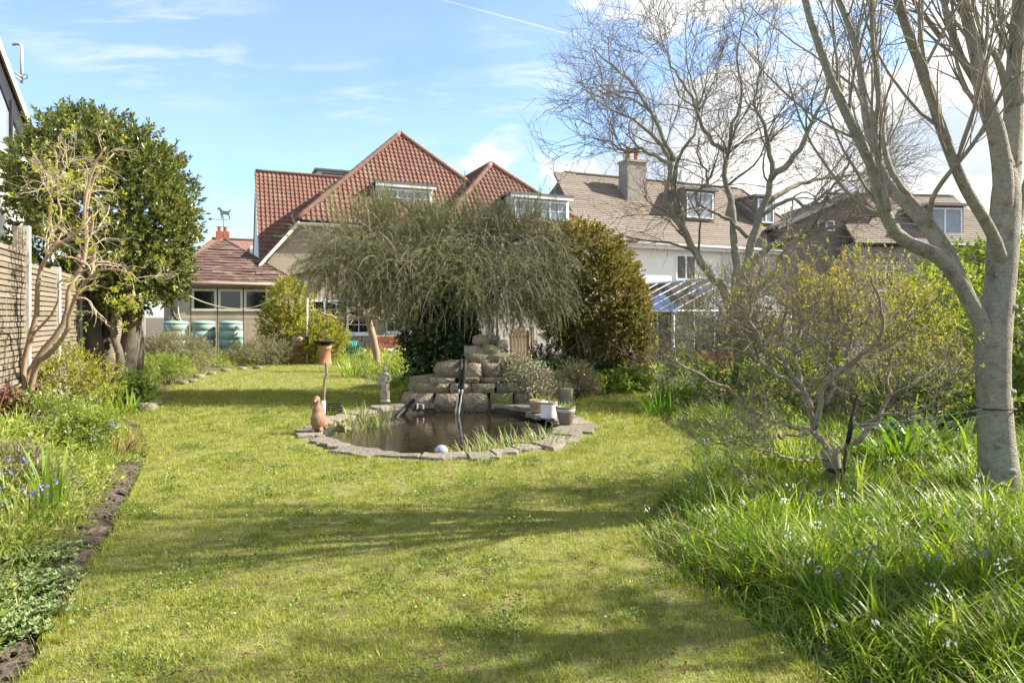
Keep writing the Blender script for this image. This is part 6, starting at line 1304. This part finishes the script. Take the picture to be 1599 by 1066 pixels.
def ornaments():
    b = G(601, 628, .09); b[2] = .075
    k = .62
    folds = [([(-.05 + .025 * i, -.055, .08), (-.045 + .022 * i, -.07, .2), (-.03 + .015 * i, -.06, .33)], [.014, .012, .01]) for i in range(5)]
    blob_statue('figure_statue', 'small weathered stone statue of a draped standing figure by the pond', 'statue', b,
        [((0, 0, .035), (.095, .085, .045)), ((0, 0, .14), (.085, .07, .14)), ((.0, 0, .28), (.075, .06, .12)), ((.005, 0, .40), (.07, .05, .10)), ((0, -.005, .475), (.072, .045, .04)), ((.0, -.012, .565), (.038, .042, .05)), ((0, .008, .575), (.045, .042, .048)), ((.02, -.05, .33), (.028, .026, .034)), ((.02, -.055, .375), (.02, .02, .022))],
        folds + [([(0, 0, .48), (0, -.005, .55)], [.028, .024]), ([(.07, -.005, .47), (.095, -.02, .39), (.05, -.065, .345)], [.026, .023, .018]), ([(-.07, -.005, .47), (-.088, -.015, .38), (-.06, -.055, .30)], [.026, .023, .018]), ([(.03, -.02, .06), (.045, -.06, .035)], [.03, .02])], M['statue'], .009)
    b = G(497, 676); b[2] = .035
    blob_statue('bird_ornament', 'brown upright bird ornament on the left pond edge', 'ornament', b,
        [((0, 0, .13), (.10, .12, .13)), ((-.01, .01, .24), (.07, .08, .10)), ((-.02, 0, .40), (.045, .055, .05)), ((.06, .06, .08), (.05, .10, .05))],
        [([(-.015, .01, .27), (-.02, .005, .40)], [.05, .042]), ([(-.02, -.04, .40), (-.02, -.09, .385), (-.02, -.115, .375)], [.026, .016, .006]), ([(.04, .1, .10), (.09, .2, .06), (.11, .24, .055)], [.05, .035, .015]), ([(-.04, -.03, .02), (-.05, -.11, .012)], [.03, .02]), ([(.05, -.03, .02), (.05, -.11, .012)], [.03, .02])], M['bird'], .011)
    b = G(533, 678, .0); b[2] = .03
    blob_statue('frog_ornament', 'small mossy stone frog on the left pond rim', 'ornament', b, [((0, 0, .05), (.085, .10, .06)), ((.02, -.06, .10), (.06, .06, .045)), ((-.01, -.08, .145), (.018, .018, .018)), ((.05, -.08, .145), (.018, .018, .018)), ((-.08, .03, .035), (.04, .07, .035)), ((.08, .03, .035), (.04, .07, .035))], [([(-.05, -.07, .07), (-.07, -.12, .01)], [.02, .015]), ([(.06, -.07, .07), (.08, -.12, .01)], [.02, .015])], M['mossy'], .009)
    single(MB().lathe(np.array([-.80, 7.72, -.095]), [(.0, .0), (.045, .01), (.074, .04), (.082, .075), (.074, .11), (.045, .143), (.0, .155)], 20), 'floating_ball', M['blind'], 'pale ball floating beside the front reeds', 'ball', np.array([-.80, 7.72, -.095]), None, True)
    # rustic stake in a white tube
    b = G(505, 650); t = thing('rustic_stake', 'thin rustic stake set in a short white tube by the bird ornament', 'stake', b); y = b[1]
    q, r = resample([b, P(506, 620, y), P(508, 590, y), P(510, 566, y)], [.022, .02, .02, .021], 14); q[1:-1, 0] += np.random.default_rng(3).normal(size=12) * .006; MB().tube(q, r, 8).build('stake', M['greytwig'], t, True)
    MB().tube([b, b + Z * .24], .034, 12).build('tube', M['potwhite'], t, True)
    b = G(520, 647); t = thing('wire_basket', 'small black pond basket behind the stake', 'basket', b)
    for i in range(2):
        for sx, sy in ((0, -1), (0, 1), (-1, 0), (1, 0)):
            for z in ((.01, .08, .15) if i else ()): MB().box(b + np.array([sx * .12, sy * .12, z]), (.12 if sy else .006, .12 if sx else .006, .008), (np.array([1., 0, 0]), np.array([0, 1., 0]), Z)).build('rail', M['rubber'], t)
            if i:
                for j in range(6): f = -.1 + j * .04; MB().tube([b + np.array([sx * .12 + (f if sy else 0), sy * .12 + (f if sx else 0), 0]), b + np.array([sx * .12 + (f if sy else 0), sy * .12 + (f if sx else 0), .16])], .005, 4).build('bar', M['rubber'], t)
    # inlet pipe at the back left rim
    single(MB().tube([P(652, 618, 11.5), P(636, 634, 11.2), P(622, 648, 10.9), P(614, 660, 10.7)], .03, 8), 'inlet_pipe', M['rubber'], 'dark pipe running down into the back left of the pond', 'pipe', P(636, 634, 11.2), None, True)
    # pots on the broad slabs
    def pot(x, y, r, h, m, label, prof, rim, soil=True, plant=('brightleaf', 26), band=None, z=.042):
        b = G(x, y, z); b[2] = z; t = thing('plant_pot', label, 'pot', b, 'pots on the pond edge')
        MB().lathe(b, [(.001, .0)] + [(r * a, h * c) for a, c in prof] + [(r * .86, h * .99), (r * .84, h * .86), (.001, h * .86)], 24).build('pot_body', M[m], t, True)
        if rim: MB().lathe(b, [(r * rim[1], h * rim[2]), (r * rim[1] * 1.015, h * (rim[2] + .01)), (r * rim[3] * 1.015, h * (rim[4] - .01)), (r * rim[3], h * rim[4])], 24).build('rim_band', M[rim[0]], t, True)
        MB().lathe(b, [(.001, h * .9), (r * .85, h * .88)], 20).build('compost', M['soil'], t, True)
        rng = np.random.default_rng(int(x)); mb = tuft(rng, plant[1], r * .6, (.08, .16), (.008, .014), (.1, 1.0), (.1, .6), 3); mb.v = [v + b + Z * h * .88 for v in mb.v]; mb.build('plant', M[plant[0]], t)
    pot(857, 652, .125, .235, 'potwhite', 'white ribbed pot with brown rim on the pond edge', [(.92, 0), (.94, .06), (.96, .3), (1.0, .9), (1.02, .98)], ('terracotta', 1.02, .88, 1.05, 1.0))
    pot(883, 661, .135, .235, 'potgrey', 'rounded grey-brown pot with pale band nearest the lawn', [(.60, 0), (.66, .05), (.82, .35), (.95, .7), (.99, .92), (1.05, .94), (1.05, 1.0)], ('potband', .955, .70, 1.0, .9))
    pot(838, 643, .12, .19, 'oldclay', 'brown clay pot behind the white pot', [(.7, 0), (.75, .05), (.92, .7), (1.0, .74), (1.02, 1.0)], None)
    # log post and stump
    rng = np.random.default_rng(9); b = P(858, 615, 12.5); b[2] = 0
    t = thing('log_post', 'upright sawn log post leaning beside the pots', 'log', b); q, r = resample([b - Z * .1, P(856, 598, 12.5), P(852, 577, 12.5)], [.07, .068, .062], 10); MB().tube(q, r * (1 + .05 * np.sin(np.arange(10) * 2.1)), 12).build('bark', M['barktan'], t, True); e = q[-1] - q[-2]; MB().tube([q[-1], q[-1] + unit(e) * .006], .058, 12).build('cut_end', M['potband'], t)
    b = G(884, 634); t = thing('tree_stump', 'low grey sawn stump behind the banded pot', 'stump', b); MB().lathe(b, [(.16, 0), (.13, .06), (.115, .2), (.12, .29), (.11, .30)], 14).build('bark', M['greytwig'], t, True); MB().lathe(b, [(.11, .30), (.001, .302)], 14).build('cut_top', M['fencewood'], t, True)
    # chimney pots used as planters near the house
    def chim(x, y, d, h, r, label, bowl):
        b = P(x, y, d); b[2] = 0; t = thing('chimney_pot_planter', label, 'planter', b, 'terracotta chimney pots')
        MB().lathe(b, [(r * 1.1, 0), (r * 1.1, .08), (r, .1), (r * .88, h * .75), (r * 1.08, h * .8), (r * 1.1, h), (r * .85, h), (r * .8, h - .1), (.001, h - .1)], 20).build('pot_body', M['terracotta'], t, True)
        if bowl: MB().lathe(b + Z * h, [(.05, .0), (.2, .05), (.36, .1), (.38, .14), (.34, .13), (.001, .06)], 20).build('bowl', M['rubber'], t, True)
        else: MB().lathe(b + Z * h, [(r * .9, -.02), (r * 1.0, .02), (r * 1.0, .2), (r * .8, .2), (.001, .14)], 20).build('top_pot', M['oldclay'], t, True); 
        rng = np.random.default_rng(int(x)); mb = tuft(rng, 30, r * .6, (.12, .25), (.01, .02), (.1, .9), (.1, .6), 3); mb.v = [v + b + Z * (h + .1) for v in mb.v]; mb.build('plant', M['oliveleaf'], t)
    chim(466, 567, 22.3, .68, .2, 'terracotta chimney pot planter on the lawn edge near the garage', False); chim(507, 567, 21.6, .62, .2, 'terracotta chimney pot holding a dark bowl', True)
    # iron hook stake, tie and cords
    a = G(1313, 768); t = thing('iron_stake', 'rusty iron stake with curled hook beside the gnarled trunk', 'stake', a); d = a[1]
    q, r = resample([a, P(1320, 712, d), P(1329, 665, d), P(1336, 625, d), P(1341, 616, d), P(1343, 621, d)], [.016, .016, .015, .013, .012, .010], 20); MB().tube(q, r, 8).build('rod', M['rust'], t, True)
    q, r = resample([P(1338, 628, d), P(1333, 629, d), P(1329, 624, d), P(1329, 616, d), P(1331, 613, d)], [.011, .011, .01, .009, .012], 14); MB().tube(q, r, 8).build('hook', M['rust'], t, True)
    MB().tube([P(1324, 690, d), P(1332, 650, d)], .021, 10).build('sleeve', M['rubber'], t, True)
    single(MB().tube([P(1294, 733, 5.93), P(1306, 736, 5.82), P(1316, 733, 5.9), P(1320, 730, d - .02)], [.018, .02, .02, .018], 8), 'rubber_tie', M['rubber'], 'black rubber tie strapping trunk to iron stake', 'tie', P(1306, 736, 5.9), None, True)
    for y0, y1, lab, sg in ((663, 638, 'upper thin cord tied from the iron stake to the smooth trunk', .02), (667, 649, 'lower thin cord tied from the iron stake to the smooth trunk', .03)):
        p0 = P(1329, y0, d); p1 = P(1534, y1, 5.42); n = 16; f = np.linspace(0, 1, n)[:, None]; q = p0 + (p1 - p0) * f; q[:, 2] -= sg * 4 * (f[:, 0] * (1 - f[:, 0])); single(MB().tube(q, .004, 5), 'tie_cord', M['cord'], lab, 'cord', p0, None, True)
    c = P(1553, 636, 5.5); ring = [c + np.array([.142 * math.cos(a_), .142 * math.sin(a_), .004 * math.sin(3 * a_)]) for a_ in np.linspace(0, 2 * np.pi, 30)]; single(MB().tube(ring, .007, 5), 'cord_loop', M['rust'], 'dark cord looped round the smooth trunk', 'cord', c, None, True)
    # washing line, prop pole
    def line(px, d0, d1, lab, r=.016):
        pts = [P(x, y, d0 + (d1 - d0) * i / (len(px) - 1)) for i, (x, y) in enumerate(px)]; q, rr = resample(pts, [r] * len(pts), 30); single(MB().tube(q, rr, 6), 'washing_line', M['rope'], lab, 'rope', pts[0], None, True)
    line([(266, 440), (300, 464), (340, 478), (376, 482), (405, 477), (432, 464), (441, 458)], 22.5, 22.8, 'yellow rope sagging across the garage front')
    line([(478, 464), (510, 471), (545, 479), (590, 488), (640, 492)], 21.5, 17.5, 'pale rope from the prop pole towards the weeping tree', .012)
    b = P(479, 545, 22); b[2] = 0; t = thing('prop_pole', 'thin white clothes prop pole by the yellow bush', 'pole', b); MB().tube([b, P(480, 465, 22)], .022, 8).build('pole', M['upvc'], t, True); MB().tube([P(479, 525, 22), P(479, 540, 21.98)], .045, 8).build('socket', M['rubber'], t, True)
    # hose reel
    b = P(552, 565, 23); b[2] = 0; t = thing('hose_reel', 'green hose wound on a small stand below the kitchen window', 'hose', b)
    for j in range(5):
        c = b + np.array([-.12 + .06 * j, 0, .42]); MB().tube([c + np.array([0, .26 * math.cos(a_), .26 * math.sin(a_)]) for a_ in np.linspace(0, 6.283, 18)], .022, 6).build('hose_coil', M['hose'], t, True)
    for sx in (-.22, .22): MB().tube([b + np.array([sx, -.3, 0]), b + np.array([sx, 0, .5]), b + np.array([sx, .3, 0])], .018, 6).build('leg', M['hose'], t, True)
    q, r = resample([b + np.array([.1, -.25, .3]), b + np.array([.25, -.5, .03]), b + np.array([.8, -.7, .02]), b + np.array([1.2, -.4, .02])], [.014] * 4, 20); MB().tube(q, r, 6).build('hose_end', M['hose'], t, True)
    # brick planter wall by the house
    b = P(606, 552, 24.6); b[2] = 0; t = thing('brick_planter', 'low red brick planter wall behind the pollarded tree', 'planter', b)
    me = MB().box((0, 0, 0), (.105, .05, .033)).mesh('brick'); me.materials.append(M['brick'])
    MB().box(b + Z * .42 + V * .1, (.62, .1, .42)).build('mortar_core', M['fencepost'], t)
    for r_ in range(11):
        for c_ in range(6):
            o = bpy.data.objects.new('brick', me); COL.objects.link(o); o.parent = t; q = U * (-.56 + c_ * .222 + (.08 if r_ % 2 else 0)) + Z * (.035 + r_ * .075) - V * .035; o.location = tuple(q)
    # picket panel between house and dome shrub
    b = P(812, 560, 19); b[2] = 0; t = thing('picket_gate', 'brown wooden picket gate standing behind the boulders', 'gate', b)
    for j in range(6): MB().prism([b + U * (-.30 + j * .1), b + U * (-.22 + j * .1), b + U * (-.22 + j * .1) + Z * (1.12 + .03 * math.sin(j)), b + U * (-.26 + j * .1) + Z * (1.18 + .03 * math.sin(j)), b + U * (-.30 + j * .1) + Z * 1.12], V * .02).build('picket', M['wood'], t)
    for z in (.3, .95): MB().box(b + Z * z + V * .035 - U * .01, (.3, .014, .04)).build('rail', M['wood'], t)
    MB().box(b + U * .38 + Z * .6, (.04, .04, .62)).build('post', M['wood'], t)
    # low table and stool by the back wall
    b = P(628, 562, 22.6); b[2] = 0; t = thing('low_bench', 'low white slab bench beside the brick planter', 'bench', b); MB().box(b + Z * .42, (.5, .2, .03)).build('seat', M['white'], t)
    for sx in (-.38, .38): MB().box(b + Z * .2 + U * sx, (.05, .16, .195)).build('leg', M['wood'], t)
    # rough edging stones along the far left bed
    rng = np.random.default_rng(12)
    spots = [(228, 640, .16), (240, 632, .12), (255, 622, .09), (285, 600, .11), (310, 590, .12), (330, 585, .1), (352, 580, .12), (378, 577, .1), (402, 576, .12), (300, 597, .09)]
    t = thing('edging_stones', 'row of rough stones edging the far left bed', 'stone edging', G(300, 595))
    for x, y, r in spots: p = G(x, y); stone(rng, p + Z * .02, (r, r * .7, r * .55), k=.5, jit=.1).build('stone', M['coping'], t, True)
ornaments()
